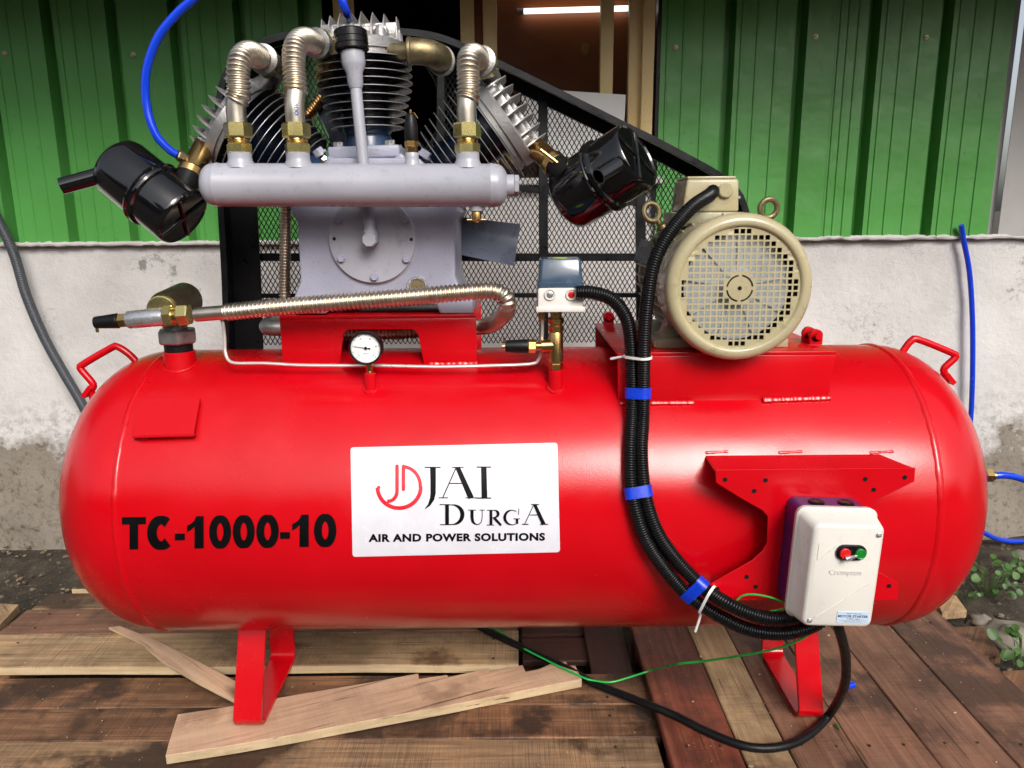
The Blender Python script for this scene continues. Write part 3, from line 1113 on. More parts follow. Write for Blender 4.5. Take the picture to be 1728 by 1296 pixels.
nails(pa_, [(x, y) for x in (-1.60, -0.79, -0.07) for y in (0.11, 0.22, 0.31, 0.40, 0.49)], 0.0015)
nails(pb, [(x, y) for x in (-1.5, -0.6, 0.27) for y in (0.03, -0.05, ybr[1] - 0.05, ybr[2] - 0.04, ybr[2] - 0.12)], BZ + 0.001)
nails(pc, [((xb[i] + xb[i + 1]) / 2 + dx, y) for i in range(6) for dx in (-0.045, 0.045) for y in (-0.3, 0.3)], 0.0008)


def sawdust():
    rnd = random.Random(9)
    mb = MB()
    for i in range(420):
        if i % 3 == 0:
            x, y, z = rnd.uniform(-1.7, 0.0), rnd.uniform(0.09, 0.5), 0.0035
        elif i % 3 == 1:
            x, y, z = rnd.uniform(-1.6, 0.33), rnd.uniform(-0.55, 0.05), BZ + 0.003
        else:
            x, y, z = rnd.uniform(0.42, 1.42), rnd.uniform(-0.6, 0.33), 0.003
        l = rnd.uniform(0.0012, 0.0035) * (3 if rnd.random() < 0.06 else 1)
        mb.box((x, y, z), (l, l * rnd.uniform(0.3, 0.8), 0.0012), Matrix.Rotation(rnd.random() * 3, 3, 'Z') @ Matrix.Rotation(rnd.uniform(-0.3, 0.3), 3, 'Y'))
    struct(B('sawdust', mb, M['wood_chip'], smooth=0), 'stuff', 'tiny pale wood chips and sawdust scattered on the planks')


M['wood_chip'] = paint('pale_wood_chip', (0.50, 0.38, 0.25), 0.8, var=0.3, vscale=40)
sawdust()


def shaped_board(name, poly, ztop, H, mat, jitter=0.0, tilt=None):
    """outline given on the ground, own local frame with X along the board"""
    pts = [G(x, y, ztop) for x, y in poly]
    c = sum(pts, Vector()) / len(pts)
    far = max(pts, key=lambda p: (p - c).length)
    ang = atan2(far.y - c.y, far.x - c.x)
    Mx = Matrix.Translation((c.x, c.y, ztop)) @ Matrix.Rotation(ang, 4, 'Z')
    if tilt:
        Mx = Mx @ tilt
    inv = (Matrix.Translation((c.x, c.y, ztop)) @ Matrix.Rotation(ang, 4, 'Z')).inverted()
    loc = [inv @ p for p in pts]
    mb = MB()
    mb.prism([(p.x, p.y) for p in loc], lambda a, b, h: (a, b, h), -H, 0.0)
    for q_ in range(2, len(mb.m)):
        mb.m[q_] = 1
    return B(name, mb, [M[mat], M['wood_edge'] if mat == 'wood_fresh' else M[mat]], None, Mx, smooth=30, bevel=0.0015, seg=1)


lb = shaped_board('loose_board', [(300, 1205), (387, 1192), (500, 1172), (620, 1152), (706, 1136), (707, 1145), (755, 1138.5), (756, 1142), (825, 1128), (826, 1133),
                                  (882, 1122), (887, 1133), (908, 1129), (934, 1118), (955, 1116), (959, 1123), (971, 1123), (982, 1146), (880, 1166), (760, 1190), (620, 1216), (500, 1239), (390, 1258), (279, 1275), (285, 1252)],
                  BZ + 0.030, 0.027, 'wood_fresh')
tag(lb, 'pale pinkish offcut board with stepped saw cuts lying under the left foot', 'board')
ls = shaped_board('broken_lath', [(183, 1058), (203, 1056), (250, 1074), (300, 1097), (404, 1152), (404, 1187), (340, 1154), (280, 1120), (246, 1092), (244, 1087)], 0.014, 0.010, 'wood_fresh')
tag(ls, 'thin broken light wood slat lying slantwise left of the left leg', 'board')
for i, (poly, z, lab) in enumerate((([(1578, 1012), (1612, 1003), (1632, 1030), (1590, 1034)], -0.10, 'short pale board end on the soil behind the right pallet'),
                                    ([(1605, 1058), (1660, 1056), (1690, 1106), (1640, 1112)], -0.10, 'short brown board end on the soil right of the right pallet'),
                                    ([(1690, 1132), (1735, 1130), (1760, 1190), (1716, 1180)], -0.10, 'brown board end at the right picture edge beside the weeds'),
                                    ([(-30, 1016), (32, 1020), (-2, 1056), (-60, 1056)], -0.06, 'pale board end at the left picture edge'))):
    tag(shaped_board('board_offcut', poly, z, 0.03, 'wood_tan' if i in (0, 3) else 'wood_brown'), lab, 'board', 'board ends on the soil')

# ------------------------------------------------------------------ the compressor
comp = thing('air_compressor', 'big red tank mounted air compressor with grey pump, beige motor and black belt guard', 'compressor', (TC.x, 0, 0))

# --- tank
XL, XRr = -0.912, 0.978                        # weld seams
HL, HR = 0.258, 0.238                          # head depths
prof = []
n = 22
for i in range(n + 1):
    t = (pi / 2) * i / n
    prof.append((TR * sin(t) ** 0.93 if i else 0.0005, XL - HL * cos(t) ** 0.93))
for k in range(1, 24):
    prof.append((TR, XL + (XRr - XL) * k / 24))
for i in range(n, -1, -1):
    t = (pi / 2) * i / n
    prof.append((TR * sin(t) ** 0.93 if i else 0.0005, XRr + HR * cos(t) ** 0.93))
mb = MB().lathe((0, 0, TC.z), (1, 0, 0), prof, 96)
tank = B('tank', mb, M['red'], comp, smooth=60)


def weld_ring(x, w=0.010, h=0.0035):
    mb = MB()
    N = 220
    vs, fs = [], []
    for i in range(N):
        t = 2 * pi * i / N
        for j, (dx, dr) in enumerate(((-w, -0.004), (-w * 0.6, h * 0.5), (0, h), (w * 0.6, h * 0.5), (w, -0.004))):
            jj = 1 + 0.35 * mnoise.noise(Vector((i * 0.5, j, x)))
            r = TR + (dr * jj if dr > 0 else dr)
            vs.append((x + dx * jj, r * sin(t), TC.z + r * cos(t)))
    for i in range(N):
        i2 = (i + 1) % N
        for j in range(4):
            fs.append((i * 5 + j, i * 5 + j + 1, i2 * 5 + j + 1, i2 * 5 + j))
    mb.add(vs, fs)
    return B('weld_seam', mb, M['red'], tank, smooth=50)


weld_ring(XL)
weld_ring(XRr, 0.012)


def weld_bead(pts, r, parent=None, seed=0):
    c = resample(catmull(pts, 10), 0.003)
    mb = MB().sweep(c, [r * (0.86 + 0.16 * (0.5 + 0.5 * sin(i * 1.3)) + 0.30 * mnoise.noise(Vector((i * 0.13, seed, 0)))) for i in range(len(c))], 8)
    return B('weld_bead', mb, M['red'], parent or tank)


# --- legs: strap bent into a U, standing front and back
def leg(xa, xb, yf=-0.225):
    th, zt = 0.012, 0.34
    ytop = -0.105
    yr, rad = 0.115, 0.035
    out = [(ytop, zt - 0.04)]
    out += [(yf + rad - rad * cos(radians(a)), rad - rad * sin(radians(a))) for a in range(0, 91, 15)]
    out += [(yr - rad + rad * sin(radians(a)), rad - rad * cos(radians(a))) for a in range(0, 91, 15)]
    out += [(yr, zt)]
    mb = MB()
    N = len(out)
    vs = []
    for i, (y, z) in enumerate(out):
        a, b = out[max(0, i - 1)], out[min(N - 1, i + 1)]
        dy, dz = b[0] - a[0], b[1] - a[1]
        L = math.hypot(dy, dz)
        ny, nz = -dz / L * th, dy / L * th
        vs += [(xa, y, z), (xb, y, z), (xb, y + ny, z + nz), (xa, y + ny, z + nz)]
    fs = []
    for i in range(N - 1):
        for j in range(4):
            j2 = (j + 1) % 4
            fs.append((4 * i + j, 4 * i + j2, 4 * i + 4 + j2, 4 * i + 4 + j))
    fs += [(0, 1, 2, 3), (4 * N - 4, 4 * N - 3, 4 * N - 2, 4 * N - 1)]
    mb.add(vs, fs)
    o = B('leg', mb, M['red'], tank, smooth=35, bevel=0.0012, seg=1)
    yw = -0.128
    zs = TC.z - sqrt(TR ** 2 - yw ** 2)
    weld_bead([(xa - 0.004, yw - 0.002, zs - 0.002), (xb + 0.004, yw - 0.002, zs - 0.002)], 0.006, tank)
    return o


leg(-0.748, -0.674)
leg(0.762, 0.826, -0.21)


# --- lifting handles
def handle(pts, foot):
    mb = MB().sweep(resample(catmull(pts, 12), 0.006), 0.0095, 12)
    for f, d in foot:
        mb.box(f, (0.035, 0.03, 0.012), Matrix.Rotation(d, 3, 'Y'))
    B('handle', mb, M['red'], tank)


hy = 0.0
hl = [P(158, 676, hy), P(154, 660, hy), P(157, 648, hy), P(136, 622, hy), P(140, 615, hy), P(188, 587, hy), P(198, 585, hy), P(217, 597, hy), P(232, 612, hy)]
handle(hl, [(P(150, 660, hy), radians(-50))])
hr = [P(1590, 652, hy), P(1596, 636, hy), P(1593, 622, hy), P(1612, 603, hy), P(1607, 596, hy), P(1550, 573, hy), P(1538, 575, hy), P(1527, 588, hy), P(1516, 606, hy)]
handle(hr, [(P(1600, 638, hy), radians(48))])

# --- blank name plate bracket on the left
c4 = [T(234, 671, 0.012), T(338, 672, 0.012), T(326, 733, 0.024), T(223, 736, 0.024)]
nrm = (c4[1] - c4[0]).cross(c4[3] - c4[0]).normalized()
if nrm.y > 0:
    nrm = -nrm
mb = MB()
mb.add(c4 + [p - nrm * 0.006 for p in c4], [(0, 1, 2, 3), (7, 6, 5, 4), (0, 4, 5, 1), (1, 5, 6, 2), (2, 6, 7, 3), (3, 7, 4, 0)])
lip = [c4[3], c4[2], c4[2] + Vector((0, 0.020, -0.003)), c4[3] + Vector((0, 0.020, -0.003))]
mb.add([p + Vector((0, 0, -0.0005)) for p in lip] + [p - Vector((0, 0, 0.0055)) for p in lip], [(0, 1, 2, 3), (7, 6, 5, 4), (0, 4, 5, 1), (1, 5, 6, 2), (2, 6, 7, 3), (3, 7, 4, 0)])
B('name_plate_bracket', mb, M['red'], tank, bevel=0.0012, seg=1)
weld_bead([T(228, 739, 0.002), T(252, 740, 0.002)], 0.005)
weld_bead([T(298, 737, 0.002), T(324, 736, 0.002)], 0.005)

# --- lettering on the tank
k8 = 2.16
zx = lambda x: 180 + x / k8
zy = lambda y: 720 + y / k8


def big_text():
    H = 118.0
    sh = []
    # zoomed-crop units; y up from the base line, slanting slightly up to the right
    base = lambda x: 448 - (x - 55) * 0.0141

    def g(pieces, x0, x1):
        for v, f in pieces:
            sh.append(([(zx(x0 + a * (x1 - x0)), zy(base(x0 + a * (x1 - x0)) - b * H)) for a, b in v], f))
    Tg = [poly2([(0, 0.77), (0, 1), (1, 1), (1, 0.77), (0.68, 0.77), (0.68, 0), (0.32, 0), (0.32, 0.77)])]
    Cp = arc(0.52, 0.5, 0.36, 0.395, 48, 314, 36)
    Cw = [0.26 + 0.12 * abs(cos(radians(48 + 266 * i / 36))) for i in range(37)]
    Cg = [stroke(Cp, Cw)]
    Dg = [poly2([(0, 0.26), (1, 0.26), (1, 0.47), (0, 0.47)])]
    One = [poly2([(0.42, 0), (0.95, 0), (0.95, 1.0), (0.52, 1.0), (0.42, 0.87), (0.25, 0.78), (0.0, 0.71), (0.0, 0.51), (0.22, 0.57), (0.42, 0.67)])]
    Zp = arc(0.5, 0.5, 0.345, 0.395, 0, 360, 48)[:-1]
    Zw = [0.23 + 0.15 * abs(cos(2 * pi * i / 48)) for i in range(48)]
    Zg = [stroke(Zp, Zw, True)]
    for gl, a, b in ((Tg, 55, 143), (Cg, 150, 243), (Dg, 248, 285), (One, 293, 357), (Zg, 376, 451), (Zg, 462, 537), (Zg, 548, 625), (Dg, 632, 668), (One, 676, 740), (Zg, 758, 835)):
        g(gl, a, b)
    B('model_lettering', lay(sh, lambda x, y, h: T(x, y, 0.0012 + h), 5.0), M['ink'], tank, smooth=60)


big_text()

# --- brand sticker (rounded vinyl sheet that follows the shell)
S0, S1, S2, S3 = (592.5, 756.5), (940.5, 747), (945, 931.5), (595, 940.5)       # tl tr br bl


def SP(u, v):
    """sticker coordinates, u right 0..1728, v down 0..955 of the close-up -> photograph pixel"""
    return 580 + u / 4.547, 740 + v / 4.547


def sticker():
    poly = []
    cs = [(52, 68), (1640, 32), (1660, 872), (68, 908)]
    r = 26
    for i, c in enumerate(cs):
        a, b = Vector(cs[i - 1]), Vector(cs[(i + 1) % 4])
        c = Vector(c)
        p0 = c + (a - c).normalized() * r
        p1 = c + (b - c).normalized() * r
        for k in range(7):
            t = k / 6
            poly.append(tuple((p0 * (1 - t) ** 2 + c * 2 * t * (1 - t) + p1 * t * t)))
    fn = lambda x, y, h: T(*SP(x, y), 0.0012 + h)
    return B('brand_sticker', lay([poly2(poly)], fn, 18.0), M['sticker'], tank, smooth=60)


stk = sticker()


def serif_glyphs():
    """all coordinates in close-up pixels, y down"""
    sh = []
    th, tn = 42, 7

    def serif(x, y, w, h=9):
        sh.append(poly2([(x - w / 2, y - h / 2), (x + w / 2, y - h / 2), (x + w / 2, y + h / 2), (x - w / 2, y + h / 2)]))
    # J
    sh.append(stroke([(685, 225), (686, 330), (686, 420), (678, 465), (655, 510), (625, 540)], [44, 42, 40, 34, 20, 5]))
    serif(682, 221, 122)
    # A

    def A(x0, x1, xa, y0, y1, thick, thin):
        sh.append(stroke([(xa - thick * 0.25, y0), (x0 + 24 * (y1 - y0) / 240, y1)], [thin, thin]))
        sh.append(stroke([(xa, y0), (x1 - 26 * (y1 - y0) / 240, y1)], [thick * 0.8, thick]))
        yb = y0 + (y1 - y0) * 0.52
        t = (yb - y0) / (y1 - y0)
        sh.append(stroke([(xa + (x0 + 20 - xa) * t, yb), (xa + (x1 - 20 - xa) * t, yb)], [thin, thin]))
        serif(x0 + 24 * (y1 - y0) / 240 + 6, y1 - 2, 62 * (y1 - y0) / 240 + 10, 7)
        serif(x1 - 26 * (y1 - y0) / 240 + 2, y1 - 2, 78 * (y1 - y0) / 240 + 12, 7)
        serif(xa + 2, y0 - 1, 80 * (y1 - y0) / 240 + 10, 7)
    A(735, 1003, 874, 222, 457, 44, 8)
    # I
    sh.append(stroke([(1075, 222), (1080, 455)], [42, 44]))
    serif(1076, 219, 112)
    serif(1075, 457, 112)
    # D
    sh.append(stroke([(793, 508), (793, 660)], [29, 29]))
    serif(775, 507, 76, 7)
    serif(778, 661, 80, 7)
    dp = [(800, 509)] + arc(833, 584, 78, 75, -84, 84, 24) + [(800, 660)]
    sh.append(stroke(dp, [6] + [6 + 26 * cos(radians(-84 + 168 * i / 24)) for i in range(25)] + [6]))
    # U
    sh.append(stroke([(984, 550), (985, 610), (990, 636), (1003, 652), (1022, 661), (1042, 655), (1056, 640), (1062, 610), (1063, 550)], [25, 24, 22, 15, 8, 7, 6, 6, 6]))
    serif(985, 549, 62, 6)
    serif(1062, 549, 40, 6)
    # R
    sh.append(stroke([(1130, 552), (1130, 663)], [22, 22]))
    serif(1121, 550, 44, 6)
    serif(1126, 664, 58, 6)
    sh.append(stroke([(1136, 551)] + arc(1155, 578, 30, 27, -80, 90, 16) + [(1136, 607)], [5] + [5 + 17 * max(0, cos(radians(-80 + 170 * i / 16))) for i in range(17)] + [5]))
    sh.append(stroke([(1152, 606), (1208, 667)], [22, 18]))
    # G
    gp = arc(1292, 606, 56, 56, -55, -300, 30)
    sh.append(stroke(gp, [6 + 16 * max(0, -cos(radians(-55 - 245 * i / 30))) for i in range(31)]))
    sh.append(stroke([(1330, 618), (1330, 655)], [19, 19]))
    serif(1328, 616, 50, 6)
    sh.append(stroke([(1344, 536), (1342, 585)], [5, 5]))
    # A
    A(1372, 1552, 1466, 507, 660, 30, 6)
    return sh


fnS = lambda x, y, h: T(*SP(x, y), 0.0020 + h)
B('brand_lettering', lay(serif_glyphs(), fnS, 16.0), M['ink'], stk, smooth=60)
v, f = fit2d(text2d('AIR AND POWER SOLUTIONS', 0.048, 1.10), 0, 1, 0, 1)
v = [(190 + a * 1355, 795 - a * 10 - b * 62) for a, b in v]
B('slogan_lettering', lay([(v, f)], fnS, 16.0), M['ink'], stk, smooth=60)
lg = []
lg.append(stroke([(409, 210), (409, 400)] + arc(344, 405, 64, 76, 0, 100, 16)[1:], 27))
lg.append(stroke([(458, 388), (458, 222)] + arc(450, 366, 138, 150, -84, 0, 14) + arc(425, 372, 166, 162, 2, 178, 34), [27] * 2 + [26] * 14 + [28] * 2 + [30] * 34))
lg.append(stroke(arc(458, 388, 0.1, 6.5, 0, 180, 2), 27))
for cx, cy in ((409, 212), (458, 390), (459, 213), (268, 376)):
    lg.append(poly2(arc(cx, cy, 13.4, 13.4, 0, 345, 23)))
B('brand_emblem', lay(lg, fnS, 16.0), M['ink_red'], stk, smooth=60)

# --- sockets welded on the shell


def socket(px, py_top, py_base, Y, r):
    t = P(px, py_top, Y)
    b0 = Vector((t.x, Y, TC.z + sqrt(max(0, TR ** 2 - Y * Y)) - 0.02))
    mb = MB().lathe(b0, (0, 0, 1), [(r, 0), (r, t.z - b0.z - 0.002), (r - 0.002, t.z - b0.z)], 24)
    o = B('socket', mb, M['red'], tank)
    ring = []
    for i in range(25):
        a = 2 * pi * i / 24
        x, y = t.x + (r + 0.002) * cos(a), Y + (r + 0.002) * sin(a)
        ring.append(Vector((x, y, TC.z + sqrt(max(0, TR ** 2 - y * y)) + 0.001)))
    weld_bead(ring, 0.0045)
    return t, o


# --- pump saddle (folded channel with cut-outs)
SYF, SYB = -0.115, 0.20
sx0, sx1 = P(473, 560, SYF).x, P(804, 560, SYF).x
SZ = P(640, 532, SYF).z
cx0, cx1 = P(572, 560, SYF).x, P(712, 560, SYF).x
ct = P(640, 556, SYF).z


def saddle():
    mb = MB()
    th = 0.008
    zb = lambda y: TC.z + sqrt(TR ** 2 - y * y) - 0.012
    for yy, s in ((SYF, 1), (SYB, -1)):
        poly = [(sx0, zb(yy)), (cx0 - 0.004, zb(yy)), (cx0 + 0.010, ct - 0.012), (cx0 + 0.022, ct), (cx1 - 0.022, ct), (cx1 - 0.010, ct - 0.012), (cx1 + 0.004, zb(yy)), (sx1, zb(yy)), (sx1, SZ - th), (sx0, SZ - th)]
        mb.prism(poly, lambda a, b, h: (a, h, b), yy, yy + s * th)
    mb.box(((sx0 + sx1) / 2, (SYF + SYB) / 2, SZ - th / 2 + 0.0004), (sx1 - sx0 + 0.001, SYB - SYF + 0.001, th + 0.001))
    o = B('pump_saddle', mb, M['red'], tank, bevel=0.002, seg=2)
    z = TC.z + sqrt(TR ** 2 - SYF ** 2) + 0.002
    weld_bead([(sx0, SYF - 0.003, z), (cx0 - 0.01, SYF - 0.003, z)], 0.006)
    weld_bead([(cx1 + 0.015, SYF - 0.003, z), (sx1, SYF - 0.003, z)], 0.006)
    return o


saddle()

# --- motor mount (folded sheet box) and slide bolts
MYF, MYB, MZ = -0.24, 0.26, 1.016
mx0, mx1 = P(1042, 610, MYF).x, P(1411, 600, MYF).x


def motor_mount():
    mb = MB()
    th = 0.008
    for yy, s in ((MYF, 1), (MYB, -1)):
        z0 = TC.z + sqrt(TR ** 2 - yy * yy) - 0.012
        mb.prism([(mx0 + 0.004, z0), (mx1 - 0.012, z0), (mx1, MZ - th), (mx0, MZ - th)], lambda a, b, h: (a, h, b), yy, yy + s * th)
    mb.box(((mx0 + mx1) / 2, (MYF + MYB) / 2, MZ - th / 2 + 0.0004), (mx1 - mx0 + 0.001, MYB - MYF + 0.001, th + 0.001))
    # right-hand gusset
    mb.prism([(0.10, MZ + 0.001), (0.20, MZ + 0.001), (0.20, MZ + 0.03), (0.17, MZ + 0.035)], lambda a, b, h: (h, a, b), mx1 - 0.10, mx1 - 0.02)
    o = B('motor_mount', mb, M['red'], tank, bevel=0.002, seg=2)
    z = TC.z + sqrt(TR ** 2 - MYF ** 2)
    p0 = T(1046, 681, 0.002); p1 = T(1170, 680, 0.002)
    weld_bead([p0, p1], 0.006)
    weld_bead([T(1287, 676, 0.002), T(1400, 672, 0.002)], 0.0075)
    for (px, py, yy) in ((1027, 540, 0.23), (1364, 568, -0.10), (1376, 572, -0.14)):
        q = P(px, py, yy)
        mb = MB().lathe((q.x, yy + 0.008, MZ + 0.022), (0, -1, 0), [(0.014, 0), (0.0165, 0.002), (0.0165, 0.013), (0.014, 0.015)], 24)
        mb.box((q.x, yy, MZ + 0.010), (0.030, 0.014, 0.019))
        mb.hexa((q.x, yy - 0.008, MZ + 0.022), (q.x, yy - 0.022, MZ + 0.022), 0.009)
        B('slide_bolt', mb, M['red'], tank)


motor_mount()

# --- starter bracket
BY = -0.436


def bracket():
    mb = MB()
    z7 = lambda x, y: P(1020 + x / 2.4, 520 + y / 2.4, BY)
    pts = [(450, 655), (1260, 647), (1256, 702), (1100, 780), (1090, 1056), (1190, 1112), (1190, 1182), (470, 1184), (424, 1150), (424, 1120), (600, 1022), (640, 985), (660, 950), (662, 845), (640, 820), (560, 775), (452, 708)]
    w = [z7(*p) for p in pts]
    mb.prism([(p.x, p.z) for p in w], lambda a, b, h: (a, h, b), BY, BY + 0.005)
    # top flange back to the shell
    zt = w[0].z - 0.0025
    yb = -sqrt(TR ** 2 - (zt - TC.z) ** 2) + 0.006
    x0, x1 = w[0].x, w[1].x
    mb.prism([(x0, BY + 0.0052), (x1, BY + 0.0052), (x1 - 0.03, yb), (x0 + 0.004, yb)], lambda a, b, h: (a, b, h), zt - 0.004, zt + 0.0012)
    zb = w[7].z
    yb2 = -sqrt(TR ** 2 - (zb - TC.z) ** 2) + 0.006
    mb.prism([(w[7].x, BY + 0.0052), (w[6].x, BY + 0.0052), (w[6].x, yb2), (w[7].x, yb2)], lambda a, b, h: (a, b, h), zb + 0.001, zb + 0.005)
    o = B('starter_bracket', mb, M['red'], tank, bevel=0.001, seg=1)
    for (a, b) in ((410, 500), (705, 800), (1075, 1170)):
        weld_bead([T(1020 + a / 2.4, 764, 0.0), T(1020 + b / 2.4, 762, 0.0)], 0.0036)
    hm = MB().lathe((0, 0, 0), (0, -1, 0), [(0.0052, 0), (0.0052, 0.0006)], 14).mesh('bolt_hole')
    for (x, y) in ((488, 694), (652, 697), (606, 740), (1056, 692), (1216, 685), (1090, 735), (576, 1088), (612, 1128), (457, 1137), (1152, 1125)):
        put('bolt_hole', hm, M['black_paint'], tank, Matrix.Translation(z7(x, y) - Vector((0, 0.0004, 0))))


bracket()

# --- motor starter box
stm = Matrix.Translation(P(1397, 945, -0.50)) @ Matrix.Rotation(radians(2.2), 4, 'Y')
SW, SH = 0.168, 0.250


def rrect(w, h, r, n=5):
    out = []
    for cx, cy, a0 in ((w / 2 - r, h / 2 - r, 0), (-w / 2 + r, h / 2 - r, 90), (-w / 2 + r, -h / 2 + r, 180), (w / 2 - r, -h / 2 + r, 270)):
        for k in range(n + 1):
            a = radians(a0 + 90 * k / n)
            out.append((cx + r * cos(a), cy + r * sin(a)))
    return out


def loft(mb, rings):
    """rings: list of (w, h, r, y)"""
    vs = []
    for w, h, r, y in rings:
        vs += [(x, y, z) for x, z in rrect(w, h, r)]
    n = 24
    fs = [(i * n + k, i * n + (k + 1) % n, (i + 1) * n + (k + 1) % n, (i + 1) * n + k) for i in range(len(rings) - 1) for k in range(n)]
    fs += [tuple(reversed(range(n))), tuple((len(rings) - 1) * n + k for k in range(n))]
    mb.add(vs, fs)
    return mb


mb = loft(MB(), [(SW - 0.012, SH - 0.012, 0.018, 0.062), (SW - 0.012, SH - 0.012, 0.018, -0.004)])
st = B('motor_starter', mb, M['purple'], comp, stm, label='motor starter box with purple base and white cover')
mb = loft(MB(), [(SW, SH, 0.02, -0.0045), (SW + 0.002, SH + 0.002, 0.02, -0.016), (SW - 0.004, SH - 0.004, 0.018, -0.020), (SW - 0.008, SH - 0.008, 0.017, -0.022),
                 (SW - 0.022, SH - 0.022, 0.016, -0.072), (SW - 0.028, SH - 0.028, 0.014, -0.077), (SW - 0.036, SH - 0.036, 0.012, -0.079)])
B('cover', mb, M['white_plastic'], st, stm, smooth=40)
FY = -0.0795
for dx in (-0.028, 0.036):
    mb = MB().lathe((dx, 0.028, SH / 2 - 0.0065), (0, 0, 1), [(0.017, 0), (0.017, 0.003), (0.014, 0.005)], 24)
    B('knockout', mb, M['black_plastic'], st, stm)
# push buttons
bc = Vector((0.008, FY, 0.055))
mb = loft(MB(), [(0.062, 0.033, 0.0163, 0.0), (0.062, 0.033, 0.0163, -0.004), (0.058, 0.029, 0.0143, -0.006)])
B('button_bezel', mb, M['black_plastic'], st, stm @ Matrix.Translation(bc))
for dx, mt, nm, lab in ((-0.0145, 'btn_red', 'push_button', 'red stop button'), (0.0165, 'btn_green', 'push_button', 'green start button')):
    mb = MB().lathe(bc + Vector((dx, -0.0055, 0)), (0, -1, 0), [(0.0112, 0), (0.0112, 0.004), (0.0095, 0.0055), (0.0085, 0.0048)], 24)
    B(nm, mb, M[mt], st, stm, label=lab)
mb = MB().lathe(bc + Vector((-0.006, -0.014, -0.006)), (0.8, -0.2, 0.45), [(0.0065, -0.008), (0.003, 0.008), (0.0035, 0.010), (0.001, 0.014)], 10)
mb.lathe(bc + Vector((-0.006, -0.008, -0.006)), (0, -1, 0), [(0.0028, -0.004), (0.0028, 0.006)], 8)
B('key', mb, M['boltgrey'], st, stm)
# engraved lines, name, label, screws
mb = MB()


def ridge(p, q, w=0.0009, y=FY):
    p, q = Vector((p[0], y, p[1])), Vector((q[0], y, q[1]))
    mb.cyl(p, q, w, n=6)


ridge((-0.058, 0.072), (-0.058, 0.036)); ridge((-0.058, 0.036), (-0.018, 0.072))
ridge((-0.048, -0.092), (0.055, -0.012), 0.0013)
B('cover_ridge', mb, M['white_plastic'], st, stm)


def label_text(s, x0, x1, z0, z1, mat, y, bold=0.0, name='lettering', depth=0.0):
    v, f = fit2d(text2d(s, bold), x0, x1, z0, z1)
    mb = MB()
    mb.add([(a, y, b) for a, b in v], f)
    if depth:
        mb.add([(a, y + depth, b) for a, b in v], f)
    return B(name, mb, M[mat], st, stm, smooth=0)


label_text('Crompton', -0.030, 0.036, 0.002, 0.018, 'switch_white', FY - 0.0014, 0.012, 'raised_lettering')
mb = MB().box((0.030, FY - 0.0003, -0.089), (0.066, 0.0012, 0.024))
B('label_plate', mb, M['label_blue'], st, stm)
yl = FY - 0.0012
label_text('DIRECT-ON-LINE', 0.016, 0.046, -0.0818, -0.0795, 'ink', yl, 0.0)
label_text('MOTOR STARTER', -0.001, 0.061, -0.0895, -0.0840, 'ink', yl, 0.02)
label_text('TYPE: CG1', 0.018, 0.044, -0.0938, -0.0916, 'ink', yl, 0.02)
for z in (-0.0962, -0.0990):
    label_text('Crompton Greaves Consumer Electricals Limited' if z > -0.098 else 'Vikhroli, Mumbai', 0.002 if z > -0.098 else 0.012, 0.058 if z > -0.098 else 0.048, z - 0.0006, z + 0.0009, 'ink', yl)
scm = MB().lathe((0, 0, 0), (0, -1, 0), [(0.0052, 0), (0.0052, 0.0016), (0.004, 0.0024)], 16)
scm.box((0, -0.0026, 0), (0.0075, 0.0006, 0.0012))
scm = scm.mesh('screw')
for x, z in ((0.060, 0.094), (-0.058, -0.099)):
    put('screw', scm, M['boltgrey'], st, stm @ Matrix.Translation((x, FY, z)))

# ------------------------------------------------------------------ the pump
CY = 0.03
CK = P(632, 378, CY)                           # crankshaft centre
s_ = mpp(CK)
CFY = -0.115                                   # front face of the crankcase
boltm = MB().hexa((0, 0, 0), (0, 0, 0.009), 0.0105)
boltm.cyl((0, 0, -0.003), (0, 0, 0.001), 0.0125, n=16)
boltm = boltm.mesh('bolt')


def bolt(parent, p, d, mat='boltgrey', sc=1.0):
    q = Vector(d).to_track_quat('Z', 'Y').to_matrix().to_4x4()
    return put('bolt', boltm if mat == 'boltgrey' else boltm_paint, M[mat] if mat == 'boltgrey' else None, parent, Matrix.Translation(p) @ q @ Matrix.Scale(sc, 4))


boltm_paint = boltm.copy()
boltm_paint.materials.clear()
boltm_paint.materials.append(M['cast_grey'])

# crankcase: outline in the picture plane, extruded backwards
oc = [(494, 522), (494, 506), (507, 474), (501, 374), (488, 357), (552, 272), (556, 266), (706, 266), (712, 272), (778, 357), (767, 373), (768, 466), (779, 494), (798, 506), (798, 522), (742, 522), (736, 514), (556, 514), (550, 522)]
w = [P(x, y, CFY) for x, y in oc]
zoff = SZ + 0.001 - min(p.z for p in w)
mb = MB().prism([(p.x, p.z + (zoff if i in (0, 14, 15, 18) else 0)) for i, p in enumerate(w)], lambda a, b, h: (a, h, b), CFY, 0.16)
cc = B('crankcase', mb, M['cast_grey'], comp, bevel=0.006, seg=3, smooth=45)
